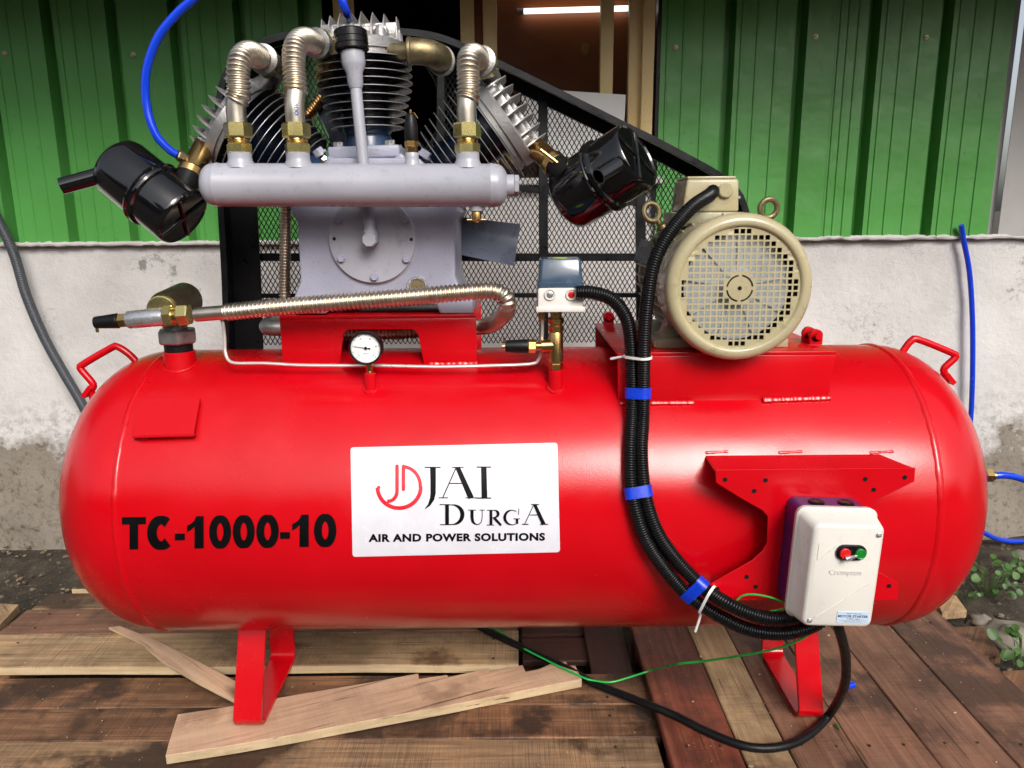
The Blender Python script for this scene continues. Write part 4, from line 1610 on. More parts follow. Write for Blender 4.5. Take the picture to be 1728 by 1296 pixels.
# cover plate with bolts
cp = P(629, 404, CFY)
pr = 73 * mpp(cp)
mb = MB().lathe(cp, (0, -1, 0), [(pr + 0.004, 0), (pr + 0.004, 0.002), (pr, 0.0022), (pr, 0.009), (pr - 0.002, 0.011), (0.03, 0.0115), (0.0005, 0.0115)], 64, cap1=True)
B('cover_plate', mb, M['pump_grey'], cc)
for x, y in ((571, 371), (683, 371), (576, 436), (686, 437), (632, 467)):
    bolt(cc, P(x, y, CFY - 0.0115), (0, -1, 0), 'cast_grey', 0.92)
hm = MB().lathe((0, 0, 0), (0, -1, 0), [(0.0042, 0), (0.0042, 0.0006)], 14).mesh('plate_hole')
for x, y in ((564, 403), (694, 404)):
    put('plate_hole', hm, M['black_paint'], cc, Matrix.Translation(P(x, y, CFY - 0.0118)))
# elbow on the plate and breather pipe
e = P(625, 404, CFY - 0.045)
mb = MB().lathe((e.x, CFY - 0.010, e.z), (0, -1, 0), [(0.017, 0), (0.017, 0.02), (0.0185, 0.03), (0.0185, 0.052), (0.016, 0.056)], 8, phase=pi / 8)
mb.lathe(e, (0, 0, 1), [(0.013, -0.005), (0.017, 0.0), (0.017, 0.018), (0.014, 0.022)], 20)
B('breather_elbow', mb, M['pump_grey'], cc)
p0 = e + Vector((0, 0, 0.018))
p1 = P(600, 142, -0.135)
mb = MB().cyl(p0, p1, 0.0135, n=24)
d = (p1 - p0).normalized()
mb.lathe(p1 - d * 0.004, d, [(0.0150, -0.006), (0.0165, 0), (0.018, 0.004), (0.019, 0.028), (0.026, 0.043), (0.0275, 0.05), (0.0275, 0.075), (0.026, 0.0765)], 32)
br = B('breather_pipe', mb, M['pump_grey'], comp)
bp1 = p1 + d * 0.0732
mb = MB().lathe(bp1, d, [(0.036, 0), (0.0385, 0.002), (0.0385, 0.012), (0.0375, 0.013), (0.0385, 0.014), (0.0385, 0.026), (0.0375, 0.027), (0.0385, 0.028), (0.0385, 0.042), (0.034, 0.046), (0.022, 0.048)], 36)
B('breather_cap', mb, M['black_plastic'], br)
bt = bp1 + d * 0.048
mb = MB().lathe(bt, d, [(0.014, 0), (0.014, 0.006)], 6)
mb.lathe(bt, d, [(0.010, 0.006), (0.0105, 0.009), (0.009, 0.012), (0.0105, 0.014), (0.006, 0.024)], 16)
B('hose_barb', mb, M['boltgrey'], br)
# sight glass
sg = P(705, 484, CFY)
mb = MB().lathe(sg, (0, -1, 0), [(0.027, 0), (0.027, 0.006), (0.025, 0.009), (0.021, 0.009), (0.019, 0.004), (0.0005, 0.004)], 32)
B('sight_glass', mb, M['boltgrey'], cc)
mb = MB().lathe(sg + Vector((0, -0.0045, 0)), (0, -1, 0), [(0.018, 0), (0.017, 0.001)], 24)
B('sight_lens', mb, M['bronze'], cc)


# three finned cylinders
def cylinder(tilt, rf0, rf1, nf, h0, h1, big, parts_lab=None):
    ax = Vector((sin(radians(tilt)), 0, cos(radians(tilt))))
    Mx = Matrix.Translation((CK.x, CY, CK.z)) @ Matrix.Rotation(radians(tilt), 4, 'Y')
    # barrel + base flange
    mb = MB().lathe((0, 0, 0), (0, 0, 1), [(0.062, h0 - 0.09), (0.060, h0 - 0.02), (0.056, h0 - 0.01), (0.062, h0), (0.064, h1)], 48)
    cyl = B('cylinder', mb, M['barrel'], comp, Mx)
    fl = MB().box((0, 0, h0 - 0.057), (0.178, 0.17, 0.030))
    B('base_flange', fl, M['cast_grey'], cyl, Mx, bevel=0.006, seg=3)
    for sx in (-1, 1):
        for sy in (-1, 1):
            bolt(cyl, Mx @ Vector((sx * 0.064, sy * 0.066, h0 - 0.0415)), ax, 'boltgrey', 1.25)
    for k in range(nf):
        t = k / (nf - 1)
        z = h0 + 0.004 + (h1 - h0 - 0.012) * t
        r = rf0 + (rf1 - rf0) * min(1, t * 1.6)
        th = 0.0034
        key = (round(r, 4),)
        if key not in FINS:
            f = MB()
            f.lathe((0, 0, 0), (0, 0, 1), [(0.060, 0), (r - 0.002, 0.0004)], 56, False, False, 0)
            f.lathe((0, 0, 0), (0, 0, 1), [(r - 0.002, 0.0004), (r, 0.0012), (r, th - 0.0012), (r - 0.002, th - 0.0004)], 56, False, False, 1)
            f.lathe((0, 0, 0), (0, 0, 1), [(r - 0.002, th - 0.0004), (0.060, th)], 56, False, False, 0)
            FINS[key] = f.mesh('fin')
        put('fin', FINS[key], [M['fin_dark'], M['fin_edge']], cyl, Mx @ Matrix.Translation((0, 0, z)))
    # gasket ring and head
    R = 0.098 if not big else 0.118
    mb = MB().lathe((0, 0, 0), (0, 0, 1), [(R - 0.002, h1 - 0.004), (R, h1 - 0.002), (R, h1 + 0.006), (R - 0.004, h1 + 0.007), (R - 0.004, h1 + 0.012), (R + 0.001, h1 + 0.013), (R + 0.002, h1 + 0.036), (R - 0.002, h1 + 0.040)], 64)
    B('cylinder_head', mb, M['alu'], cyl, Mx)
    hh = h1 + 0.039
    ht = 0.062 if not big else 0.066
    # central web of the head
    mb = MB().box((0, 0.0, hh + 0.012), (1.5 * R, 1.25 * R, 0.026))
    mb.box((0, 0, hh + 0.02), (1.9 * R, 0.5 * R, 0.04))
    B('head_body', mb, M['alu'], cyl, Mx, bevel=0.005)
    npl = 8 if not big else 9
    for k in range(npl):
        x = (-1 + 2 * k / (npl - 1)) * (R - 0.006)
        hw = sqrt(max(0.0004, (R - 0.002) ** 2 - x * x))
        hw = max(hw, 0.03)
        top = ht * (1 - 0.12 * abs(x) / R)
        mb = MB()
        poly = [(-hw, 0.0), (hw, 0.0), (hw, top * 0.75), (hw * 0.6, top), (-hw * 0.55, top), (-hw * 0.9, top * 0.55), (-hw, top * 0.2)]
        mb.prism(poly, lambda a, b, h: (x + h * (1.5 - b / top), a, hh - 0.001 + b), -0.002, 0.002)
        B('head_fin', mb, M['alu'], cyl, Mx, bevel=0.0006, seg=1)
    for sx in (-1, 1):
        for sy in (-1, 0, 1):
            pz = Vector((sx * R * (0.58 if sy else 0.9), sy * R * 0.62, hh))
            mb = MB().lathe(pz, (0, 0, 1), [(0.0155, -0.002), (0.014, 0.016)], 20)
            B('bolt_boss', mb, M['alu'], cyl, Mx)
            bolt(cyl, Mx @ (pz + Vector((0, 0, 0.0165))), ax, 'boltgrey', 1.0)
    return cyl, Mx, hh


FINS = {}
c_mid, m_mid, hh_m = cylinder(-1.5, 0.092, 0.121, 10, 0.232, 0.404, False)
c_l, m_l, hh_l = cylinder(-54, 0.105, 0.136, 10, 0.215, 0.392, True)
c_r, m_r, hh_r = cylinder(54, 0.105, 0.136, 10, 0.215, 0.392, True)
v, f = fit2d(text2d('GC', 0.01), 0, 1, 0, 1)
gl = MB()
gl.add([(0.012 + a_ * 0.026, -0.0862, 0.232 - 0.064 + b_ * 0.013) for a_, b_ in v], f)
B('cast_lettering', gl, M['pump_grey'], c_mid, m_mid, smooth=0)
for k, (px, py, dx) in enumerate(((540, 259, -1), (716, 262, 1))):
    bolt(cc, P(px, py, CFY + 0.03), (0.55 * dx, -0.1, 0.8), 'cast_grey', 1.35)

# --- intercooler header
HYc = -0.245
ha, hb = P(340, 312, HYc), P(858, 313, HYc)
hr_ = 35.5 * mpp((ha + hb) / 2)
L = (hb - ha).length
prof = [(0.0005, 0)] + [(hr_ * sin(radians(t)) ** 0.8, 0.030 * (1 - cos(radians(t)))) for t in range(15, 91, 15)] + [(hr_, 0.034), (hr_ + 0.0012, 0.037), (hr_ + 0.0012, 0.040), (hr_, 0.043)]
prof += [(r, L - h) for r, h in reversed(prof)]
hd = B('header', MB().lathe(ha, hb - ha, prof, 56), M['pump_grey'], comp, smooth=45, label='horizontal grey intercooler header tube')
q = hb
ux = (hb - ha).normalized()
mb = MB().lathe(q - ux * 0.004, ux, [(0.024, 0), (0.024, 0.016), (0.022, 0.017)], 24)
B('end_socket', mb, M['pump_grey'], hd)
mb = MB().hexa(q + ux * 0.0125, q + ux * 0.024, 0.023, phase=0.1)
B('end_plug', mb, M['pump_grey'], hd)
ports = {}
for px, r in ((409, 0.026), (506, 0.026), (697, 0.015), (790, 0.026)):
    c = P(px, 313, HYc)
    mb = MB().lathe((c.x, HYc, c.z + hr_ * 0.8), (0, 0, 1), [(r * 1.28, 0), (r * 1.14, 0.010), (r * 1.02, 0.016), (r, 0.021), (r, hr_ * 0.2 + 0.022), (r * 0.93, hr_ * 0.2 + 0.0235)], 28)
    B('port', mb, M['pump_grey'], hd)
    ports[px] = Vector((c.x, HYc, c.z + hr_ + 0.0225))


def nutstack(parent, base, d, r=0.031, name='nut'):
    """hexagon, thread and hexagon"""
    d = Vector(d).normalized()
    B(name, MB().hexa(base, base + d * 0.021, r * 0.92, phase=0.2), M['zinc'], parent)
    B('thread', MB().lathe(base + d * 0.0212, d, [(r * 0.72, 0), (r * 0.76, 0.002), (r * 0.72, 0.004), (r * 0.76, 0.006), (r * 0.72, 0.008), (r * 0.72, 0.010)], 24), M['brass'], parent)
    B(name, MB().hexa(base + d * 0.0315, base + d * 0.064, r, phase=0.45), M['zinc'], parent)
    return base + d * 0.064


def hose(pts, r, pitch=0.0095, mat='steel', p0=0.0, p1=0.0, name='hose', amp=0.22):
    mb = corrugated(MB(), pts, r, pitch, amp, 18, 6, plain0=p0, plain1=p1)
    return B(name, mb, M[mat], comp, smooth=70)


# hose 1: header -> left head
b1 = ports[409]
hz = lambda px, py, y: P(px, py, y)
h1 = hose([b1 + Vector((0, 0, 0.055)), b1 + Vector((0, 0, 0.10)), hz(403, 160, -0.245), hz(402, 120, -0.242), hz(408, 97, -0.225), hz(422, 89, -0.185), hz(443, 99, -0.12)], 0.0265, p0=0.055, p1=0.012)
nutstack(h1, b1, (0, 0, 1))
d1 = (hz(452, 106, -0.07) - hz(443, 99, -0.12)).normalized()
e1 = hz(443, 99, -0.12)
B('nut', MB().lathe(e1 - d1 * 0.004, d1, [(0.024, 0), (0.034, 0.004), (0.034, 0.026), (0.030, 0.030)], 28), M['castiron'], h1)
B('nut', MB().hexa(e1 + d1 * 0.028, e1 + d1 * 0.062, 0.036), M['bronze'], h1)
mb = MB().sweep(resample(catmull([e1 + d1 * 0.06, hz(462, 118, -0.01), hz(452, 140, 0.02), hz(432, 152, CY)], 10), 0.01), 0.026, 16)
B('elbow', mb, M['castiron'], h1)
# hose 2: header -> middle head
b2 = ports[506]
h2 = hose([b2 + Vector((0, 0, 0.055)), b2 + Vector((0, 0, 0.10)), hz(499, 150, -0.235), hz(496, 100, -0.225), hz(501, 74, -0.20), hz(515, 66, -0.155), hz(533, 73, -0.09)], 0.0265, p0=0.075, p1=0.012)
nutstack(h2, b2, (0, 0, 1))
e2 = hz(533, 73, -0.09)
d2 = (hz(562, 82, 0.0) - e2).normalized()
B('nut', MB().lathe(e2 - d2 * 0.004, d2, [(0.024, 0), (0.035, 0.004), (0.035, 0.022), (0.031, 0.026)], 28), M['castiron'], h2)
B('nut', MB().hexa(e2 + d2 * 0.024, e2 + d2 * 0.058, 0.036), M['zinc'], h2)
B('nipple', MB().cyl(e2 + d2 * 0.05, e2 + d2 * 0.14, 0.024), M['bronze'], h2)
v, f = fit2d(text2d('300'), 0, 1, 0, 1)
pq = b2 + Vector((0.004, -0.0222, 0.078))
pm = MB()
pm.add([(pq.x + b_ * 0.010, pq.y, pq.z + 0.026 - a_ * 0.026) for a_, b_ in v], f)
B('pen_mark', pm, M['ink_blue'], h2, smooth=0)
# hose 3: header -> right head
b3 = ports[790]
h3 = hose([b3 + Vector((0, 0, 0.055)), b3 + Vector((0, 0, 0.10)), hz(791, 160, -0.24), hz(790, 118, -0.235), hz(792, 98, -0.215), hz(800, 93, -0.175), hz(812, 102, -0.12)], 0.0265, p0=0.055, p1=0.012)
nutstack(h3, b3, (0, 0, 1))
e3 = hz(812, 102, -0.12)
d3 = (hz(824, 122, -0.02) - e3).normalized()
B('nut', MB().lathe(e3 - d3 * 0.004, d3, [(0.024, 0), (0.034, 0.004), (0.034, 0.020)], 28), M['castiron'], h3)
B('nut', MB().hexa(e3 + d3 * 0.020, e3 + d3 * 0.05, 0.034), M['zinc'], h3)
B('elbow', MB().cyl(e3 + d3 * 0.045, e3 + d3 * 0.15, 0.024), M['castiron'], h3)
# relief valve on the header
rv = ports[697] - Vector((0, 0, 0.002))
mb = MB().lathe(rv, (0, 0, 1), [(0.0125, 0), (0.0125, 0.008), (0.0135, 0.010), (0.0135, 0.016)], 20)
rvo = B('relief_valve', mb, M['brass'], hd)
B('valve_hexagon', MB().hexa(rv + Vector((0, 0, 0.016)), rv + Vector((0, 0, 0.029)), 0.0155), M['brass'], hd)
B('valve_cap', MB().lathe(rv + Vector((0, 0, 0.029)), (0, 0, 1), [(0.0145, 0), (0.015, 0.004), (0.015, 0.028), (0.011, 0.052), (0.0085, 0.056)], 24), M['black_rubber'], hd)
B('valve_pin', MB().cyl(rv + Vector((0, 0, 0.085)), rv + Vector((0, 0, 0.094)), 0.0025, n=10).sweep([rv + Vector((0.0, 0, 0.088)), rv + Vector((0.008, -0.004, 0.087)), rv + Vector((0.016, -0.006, 0.075))], 0.0011, 6), M['brass'], hd)
# drain cock under the header
dc = P(804, 348, HYc)
mb = MB().lathe(dc + Vector((0, 0, 0.006)), (0, 0, -1), [(0.016, -0.012), (0.0155, 0.016), (0.0145, 0.017)], 24)
B('drain_socket', mb, M['pump_grey'], hd)
mb = MB().lathe(dc + Vector((0, 0, -0.0105)), (0, 0, -1), [(0.010, 0), (0.011, 0.003), (0.011, 0.018), (0.006, 0.022), (0.006, 0.026)], 16)
mb.cyl(dc + Vector((-0.022, 0, -0.030)), dc + Vector((0.022, 0, -0.030)), 0.0024, n=8)
B('drain_cock', mb, M['brass'], hd)

# brass elbow on the right of the middle head
ea = P(683, 87, CY - 0.06)
mb = MB().cyl(ea + Vector((-0.06, 0.02, 0)), ea + Vector((0.012, 0, 0)), 0.022)
mb.sweep(resample(catmull([ea + Vector((0.010, 0, 0)), ea + Vector((0.035, 0, 0)), ea + Vector((0.062, 0.012, -0.002)), ea + Vector((0.078, 0.045, -0.004)), ea + Vector((0.080, 0.08, -0.006))], 10), 0.005), 0.031, 20)
mb.lathe(ea + Vector((0.006, 0, 0)), (1, 0, 0), [(0.030, 0), (0.034, 0.003), (0.034, 0.009), (0.030, 0.012)], 24)
el = B('head_elbow', mb, M['bronze'], comp)
B('nut', MB().lathe(ea + Vector((0.080, 0.075, -0.006)), (0.05, 1, 0), [(0.036, 0), (0.036, 0.02), (0.032, 0.022)], 28), M['castiron'], el)

# rear transfer hose: golden stretch, vertical stretch, elbow and the run through the saddle
g0, g1 = P(511, 206, 0.20), P(556, 148, 0.18)
hose([g0, g0.lerp(g1, 0.5), g1, P(600, 110, 0.19)], 0.0165, 0.0082, 'steel_gold', amp=0.3)
hose([P(478, 548, 0.12), P(480, 520, 0.12), P(481, 450, 0.13), P(484, 340, 0.15), P(500, 240, 0.19), g0], 0.0165, 0.0082, 'steel', amp=0.22)
ez = P(460, 553, 0.06)
hose([ez + Vector((0.012, 0, 0)), P(520, 560, 0.06), P(640, 562, 0.06), P(740, 556, 0.05), P(800, 552, 0.03), P(826, 549, -0.03), P(845, 536, -0.12), P(856, 518, -0.20), P(852, 500, -0.215), P(832, 491.5, -0.215), P(800, 492, -0.215), P(700, 500, -0.212),
      P(560, 511, -0.205), P(460, 519, -0.19), P(390, 526, -0.175), P(331, 531, -0.165)], 0.0215, 0.0105, 'steel', p1=0.075, amp=0.24)
mb = MB().sweep(resample(catmull([ez + Vector((0.03, 0, 0.0)), ez + Vector((0.0, 0, 0)), ez + Vector((-0.018, 0.012, 0.002)), ez + Vector((-0.006, 0.055, 0.012)), P(478, 548, 0.12)], 10), 0.006), 0.022, 20)
B('saddle_elbow', mb, M['castiron'], comp)

# --- flywheel with fan blades behind the crankcase
FWY = 0.235
fw = B('flywheel', MB().lathe((CK.x, FWY - 0.045, CK.z), (0, 1, 0), [(0.055, 0), (0.055, 0.09), (0.05, 0.092)], 32).lathe((CK.x, FWY - 0.03, CK.z), (0, 1, 0), [(0.165, 0.01), (0.185, 0.012), (0.187, 0.07), (0.165, 0.072)], 64, False, False), M['blade'], comp)


def blade(a, Lb, Y0, w=0.105):
    """curved fan spoke"""
    mb = MB()
    vs, fs = [], []
    n, m_ = 8, 8
    for i in range(n + 1):
        t = i / n
        r = 0.05 + (Lb - 0.05) * t
        for j in range(m_ + 1):
            s = j / m_ - 0.5
            wv = w * (0.85 + 0.25 * t)
            y = Y0 - 0.035 * t - 0.10 * (s * s) + 0.05 * s + 0.0
            vs.append((r, y, s * wv))
    b = len(vs)
    vs += [(x, y + 0.005, z) for x, y, z in vs]
    k = m_ + 1
    for i in range(n):
        for j in range(m_):
            fs.append((i * k + j, i * k + j + 1, (i + 1) * k + j + 1, (i + 1) * k + j))
            fs.append((b + i * k + j, b + (i + 1) * k + j, b + (i + 1) * k + j + 1, b + i * k + j + 1))
    for i in range(n):
        for j in (0, m_):
            fs.append((i * k + j, (i + 1) * k + j, b + (i + 1) * k + j, b + i * k + j))
    for j in range(m_):
        for i in (0, n):
            fs.append((i * k + j, i * k + j + 1, b + i * k + j + 1, b + i * k + j))
    mb.add(vs, fs)
    Mx = Matrix.Translation((CK.x, 0, CK.z)) @ Matrix.Rotation(radians(a), 4, 'Y')
    return B('fan_blade', mb, M['blade'], fw, Mx, smooth=40)


tipx = P(876, 430, FWY).x - CK.x
for a in (9.5, 129.5, 249.5):
    blade(a, tipx * 1.0, FWY)


# --- air filters
def air_filter(pa, pb, r, inlet, outlet, clamp_end, boss=None, elbow_mat='brass', gold=True):
    pa, pb = Vector(pa), Vector(pb)
    ax = (pb - pa).normalized()
    L = (pb - pa).length
    pr = [(r * 0.55, -0.002), (r * 0.82, 0.0), (r * 0.96, 0.010), (r, 0.026), (r, L * 0.50), (r + 0.006, L * 0.51), (r + 0.008, L * 0.53), (r + 0.003, L * 0.55), (r + 0.003, L * 0.565), (r + 0.008, L * 0.58), (r + 0.007, L * 0.605), (r, L * 0.62), (r, L - 0.012), (r * 0.975, L - 0.003), (r * 0.94, L), (r * 0.90, L - 0.0035), (0.0005, L - 0.0035)]
    f = B('air_filter', MB().lathe(pa, ax, pr, 56), M['black_gloss'], comp, smooth=40)
    u = ax.orthogonal().normalized()
    w_ = ax.cross(u)
    mb = MB()
    for d_ in (u, w_):
        a0, a1 = pb - ax * 0.001 - d_ * r * 0.92, pb - ax * 0.001 + d_ * r * 0.92
        mb.sweep([a0, a1], 0.0045, 8)
    B('end_rib', mb, M['black_gloss'], f)
    i0, i1 = Vector(inlet[0]), Vector(inlet[1])
    dd = (i1 - i0).normalized()
    B('inlet_pipe', MB().lathe(i0, dd, [(0.020, -0.01), (0.0195, 0), (0.019, (i1 - i0).length), (0.0155, (i1 - i0).length), (0.0150, (i1 - i0).length - 0.03)], 24), M['black_gloss'], f)
    o0, o1 = Vector(outlet[0]), Vector(outlet[1])
    dd = (o1 - o0).normalized()
    LL = (o1 - o0).length
    B('outlet_pipe', MB().lathe(o0, dd, [(0.034, -0.02), (0.030, 0), (0.029, LL)], 28), M['black_rubber'], f)
    c0 = o1 - dd * 0.006
    mb = MB().lathe(c0 - dd * 0.014, dd, [(0.0302, 0), (0.0312, 0.001), (0.0312, 0.017), (0.0302, 0.018)], 32)
    B('hose_clamp', mb, M['zinc' if not gold else 'brass'], f)
    ce = Vector(clamp_end)
    B('inlet_elbow', MB().cyl(o1 - dd * 0.01, ce, 0.0265), M[elbow_mat], f)
    return f


fy = -0.13
la, lb_ = P(194, 276, fy + 0.02), P(311, 369, fy - 0.02)
af1 = air_filter(la, lb_, 0.075, (P(166, 297, fy - 0.02), P(104, 314, fy - 0.04)), (P(310, 318, fy), P(325, 285, fy + 0.03)), P(346, 246, fy + 0.10))
# brass tee on the left elbow for the blue hose
tq = P(323, 272, fy + 0.04)
tt = P(301, 262, fy + 0.02)
mb = MB().cyl(tq, tt, 0.011)
mb.lathe(tt, tt - tq, [(0.014, -0.012), (0.014, 0.0), (0.0115, 0.003)], 6)
mb.cyl(tq + Vector((-0.012, -0.012, -0.016)), tq + Vector((-0.045, -0.026, -0.030)), 0.006, n=10)
B('hose_tee', mb, M['bronze'], af1)
ra, rb = P(966, 330, fy + 0.02), P(1080, 268, fy + 0.0)
af2 = air_filter(P(955, 338, fy + 0.062), P(1076, 262, fy - 0.042), 0.082, (P(1044, 277, fy - 0.09), P(1010, 298, fy - 0.125)), (P(950, 292, fy + 0.02), P(930, 272, fy + 0.05)), P(905, 250, fy + 0.12))
cl = P(926, 266, fy + 0.01)
mb = MB().box(cl, (0.03, 0.012, 0.012), Matrix.Rotation(radians(35), 3, 'Y'))
mb.cyl(cl + Vector((-0.02, -0.005, 0.018)), cl + Vector((0.02, -0.005, -0.012)), 0.004, n=8)
B('clamp_screw', mb, M['brass'], af2)

# ------------------------------------------------------------------ fittings on the tank
# check valve at the left
VY = -0.10
vt, vs_ = socket(302, 592, 614, VY, 26 * mpp(P(302, 600, VY)))
cv = B('check_valve', MB().lathe(vt, (0, 0, 1), [(0.0345, -0.002), (0.0345, 0.018), (0.032, 0.020)], 28), M['black_rubber'], comp)
B('valve_hexagon', MB().hexa(vt + Vector((0, 0, 0.0205)), vt + Vector((0, 0, 0.056)), 0.049, phase=0.1), M['castiron'], cv)
vb = P(297, 548, VY)
B('valve_body', MB().lathe(vt + Vector((-0.004, 0, 0.056)), (0, 0, 1), [(0.030, 0), (0.030, 0.02)], 24), M['castiron'], cv)
a0, a1 = P(276, 524, VY - 0.055), P(314, 505, VY + 0.06)
B('valve_chamber', MB().lathe(a0, a1 - a0, [(0.030, -0.002), (0.040, 0.0), (0.044, 0.012), (0.044, (a1 - a0).length), (0.038, (a1 - a0).length + 0.010)], 32), M['dark_bronze'], cv)
B('chamber_ring', MB().lathe(a0, a1 - a0, [(0.034, -0.010), (0.0385, -0.008), (0.0385, 0.004)], 32), M['zinc'], cv)
ya = -0.165
t0, t1 = P(216, 540, ya), P(278, 534, ya)
dt = (P(331, 531, ya) - t0).normalized()
B('tee_barrel', MB().lathe(t0, t1 - t0, [(0.0195, 0), (0.0215, 0.003), (0.0225, (t1 - t0).length - 0.01), (0.021, (t1 - t0).length)], 28), M['boltgrey'], cv)
q = t1
B('nut', MB().hexa(q + dt * 0.0005, q + dt * 0.022, 0.0265), M['zinc'], cv)
B('nut', MB().hexa(q + dt * 0.034, q + dt * 0.062, 0.0275, phase=0.5), M['zinc'], cv)
B('thread', MB().cyl(q + dt * 0.02, q + dt * 0.036, 0.019), M['brass'], cv)
B('valve_stem', MB().cyl(q + dt * 0.01, Vector((vt.x, VY, q.z)) + Vector((0.004, 0, -0.004)), 0.020), M['castiron'], cv)
B('nut', MB().hexa(t0 - dt * 0.0215, t0 - dt * 0.0005, 0.0185, phase=0.4), M['brass'], cv)
B('safety_cap', MB().lathe(t0 - dt * 0.022, -dt, [(0.0165, 0), (0.0185, 0.003), (0.0165, 0.03), (0.0145, 0.058), (0.011, 0.060)], 24), M['black_rubber'], cv)
B('pull_pin', MB().cyl(t0 - dt * 0.078 + Vector((0, 0, -0.012)), t0 - dt * 0.078 + Vector((0, 0, -0.024)), 0.004, n=10), M['brass'], cv)

# gauge
GY = -0.20
gt, _ = socket(624, 629, 655, GY, 10 * mpp(P(624, 640, GY)))
gg = B('pressure_gauge', MB().lathe(gt, (0, 0, 1), [(0.010, -0.001), (0.010, 0.003), (0.0075, 0.004), (0.0085, 0.008), (0.0085, 0.030)], 20), M['brass'], comp)
gc = P(617, 588, GY - 0.02)
tz = Matrix.Rotation(radians(-5), 4, 'Y')
ga = Vector((0, -1, 0.02)).normalized()
gr = 28.5 * mpp(gc)
B('case', MB().lathe(gc + Vector((0, 0.034, 0)), ga, [(gr * 0.86, 0), (gr * 0.95, 0.004), (gr * 0.95, 0.022), (gr, 0.025), (gr, 0.036), (gr * 0.96, 0.039), (gr * 0.885, 0.039), (gr * 0.875, 0.032)], 48, cap1=False), M['black_rubber'], gg)
B('dial', MB().lathe(gc + Vector((0, 0.0335, 0)), ga, [(gr * 0.9, 0.028), (gr * 0.9, 0.0315)], 48), M['dial'], gg)
f0 = gc + Vector((0, 0.0335, 0)) + ga * 0.0322
mb = MB()
for i in range(51):
    a = radians(225 - 270 * i / 50)
    l0 = 0.80 if i % 5 else 0.74
    for rr in (l0, 0.84):
        pass
    p, q = f0 + Vector((cos(a) * gr * l0, 0, sin(a) * gr * l0)), f0 + Vector((cos(a) * gr * 0.84, 0, sin(a) * gr * 0.84))
    s = Vector((-sin(a), 0, cos(a))) * (0.0002 if i % 5 else 0.0004)
    mb.add([p - s, p + s, q + s, q - s], [(0, 1, 2, 3)])
for i in range(6):
    a = radians(225 - 270 * i / 5)
    v, f = fit2d(text2d(str(i * 2) if i * 2 < 10 else '10'), -0.0018, 0.0018, -0.0018, 0.0018)
    c = f0 + Vector((cos(a) * gr * 0.62, 0, sin(a) * gr * 0.62))
    mb.add([c + Vector((x, 0, y)) for x, y in v], f)
v, f = fit2d(text2d('kg/cm2'), -0.006, 0.006, -0.0145, -0.012)
mb.add([f0 + Vector((x, 0, y)) for x, y in v], f)
B('dial_marks', mb, M['ink'], gg, smooth=0)
na = radians(172)
nv, nn = Vector((cos(na), 0, sin(na))), Vector((-sin(na), 0, cos(na)))
f1 = f0 + ga * 0.001
B('needle', MB().prism([(-0.011, 0.0022), (-0.011, -0.0022), (-0.004, -0.0008), (gr * 0.72, -0.0003), (gr * 0.72, 0.0003), (-0.004, 0.0008)], lambda a, b, h: f1 + nv * a + nn * b + ga * h, 0, 0.0007).lathe(f1, ga, [(0.0035, 0), (0.0035, 0.002)], 16), M['ink'], gg)

# pressure switch on its brass column
PYs = -0.20
pt, _ = socket(938, 624, 650, PYs, 12.5 * mpp(P(938, 640, PYs)))
zc_ = lambda py: P(940, py, PYs).z
col = B('brass_tee', MB().lathe((pt.x, PYs, zc_(610)), (0, 0, 1), [(0.0175, 0), (0.0175, zc_(562) - zc_(610)), (0.016, zc_(560) - zc_(610))], 28), M['brass'], comp)
for ya_, yb_ in ((624, 612), (560, 549), (547, 536)):
    B('nut', MB().hexa((pt.x, PYs, zc_(ya_) + 0.0005), (pt.x, PYs, zc_(yb_)), 0.0185), M['brass'], col)
B('column', MB().cyl((pt.x, PYs, zc_(562)), (pt.x, PYs, zc_(520)), 0.0135), M['brass'], col)
arm = P(928, 583, PYs)
ac = P(938, 583, PYs)
B('side_branch', MB().cyl(ac, P(914, 584, PYs), 0.0165), M['brass'], col)
B('nut', MB().hexa(P(905, 584, PYs), P(891, 584, PYs), 0.0165), M['brass'], col)
B('thread', MB().cyl(P(914.5, 584, PYs), P(904, 584, PYs), 0.0105), M['brass'], col)
B('safety_cap', MB().lathe(P(890.5, 584, PYs), (-1, 0, 0), [(0.0165, 0), (0.0170, 0.004), (0.0155, 0.035), (0.0145, 0.052), (0.012, 0.054)], 24), M['black_rubber'], col)
B('pull_pin', MB().cyl(P(854, 584, PYs), P(847, 584, PYs), 0.003, n=8).cyl(P(851, 579, PYs), P(850, 570, PYs), 0.002, n=8), M['brass'], col)
psc = P(944, 502, PYs)
ppm = mpp(psc)
psw, psh = 74 * ppm, 40 * ppm
psM = Matrix.Translation((psc.x, PYs, psc.z))
ps = B('pressure_switch', loft(MB(), [(psw, psh, 0.006, 0.045), (psw, psh, 0.006, -0.05)]), M['switch_white'], comp, psM, smooth=30, bevel=0.0015, label='pressure switch with white body and slate blue lid')
zt_ = psh / 2
mb = MB().box((0, -0.0025, -zt_ + 0.006), (psw + 0.010, 0.105, 0.012))
B('base_rim', mb, M['switch_white'], ps, psM, bevel=0.002)
lh = 46 * ppm
mb = MB()
rg = [(psw - 0.001, 0.097, 0.0), (psw + 0.003, 0.101, 0.001), (psw + 0.003, 0.101, 0.010), (psw - 0.002, 0.096, 0.012), (psw - 0.010, 0.088, lh - 0.004), (psw - 0.016, 0.082, lh)]
vs = []
for w_, d_, z_ in rg:
    vs += [(x, y - 0.0025, zt_ + z_ + 0.0004) for x, y in rrect(w_, d_, 0.008)]
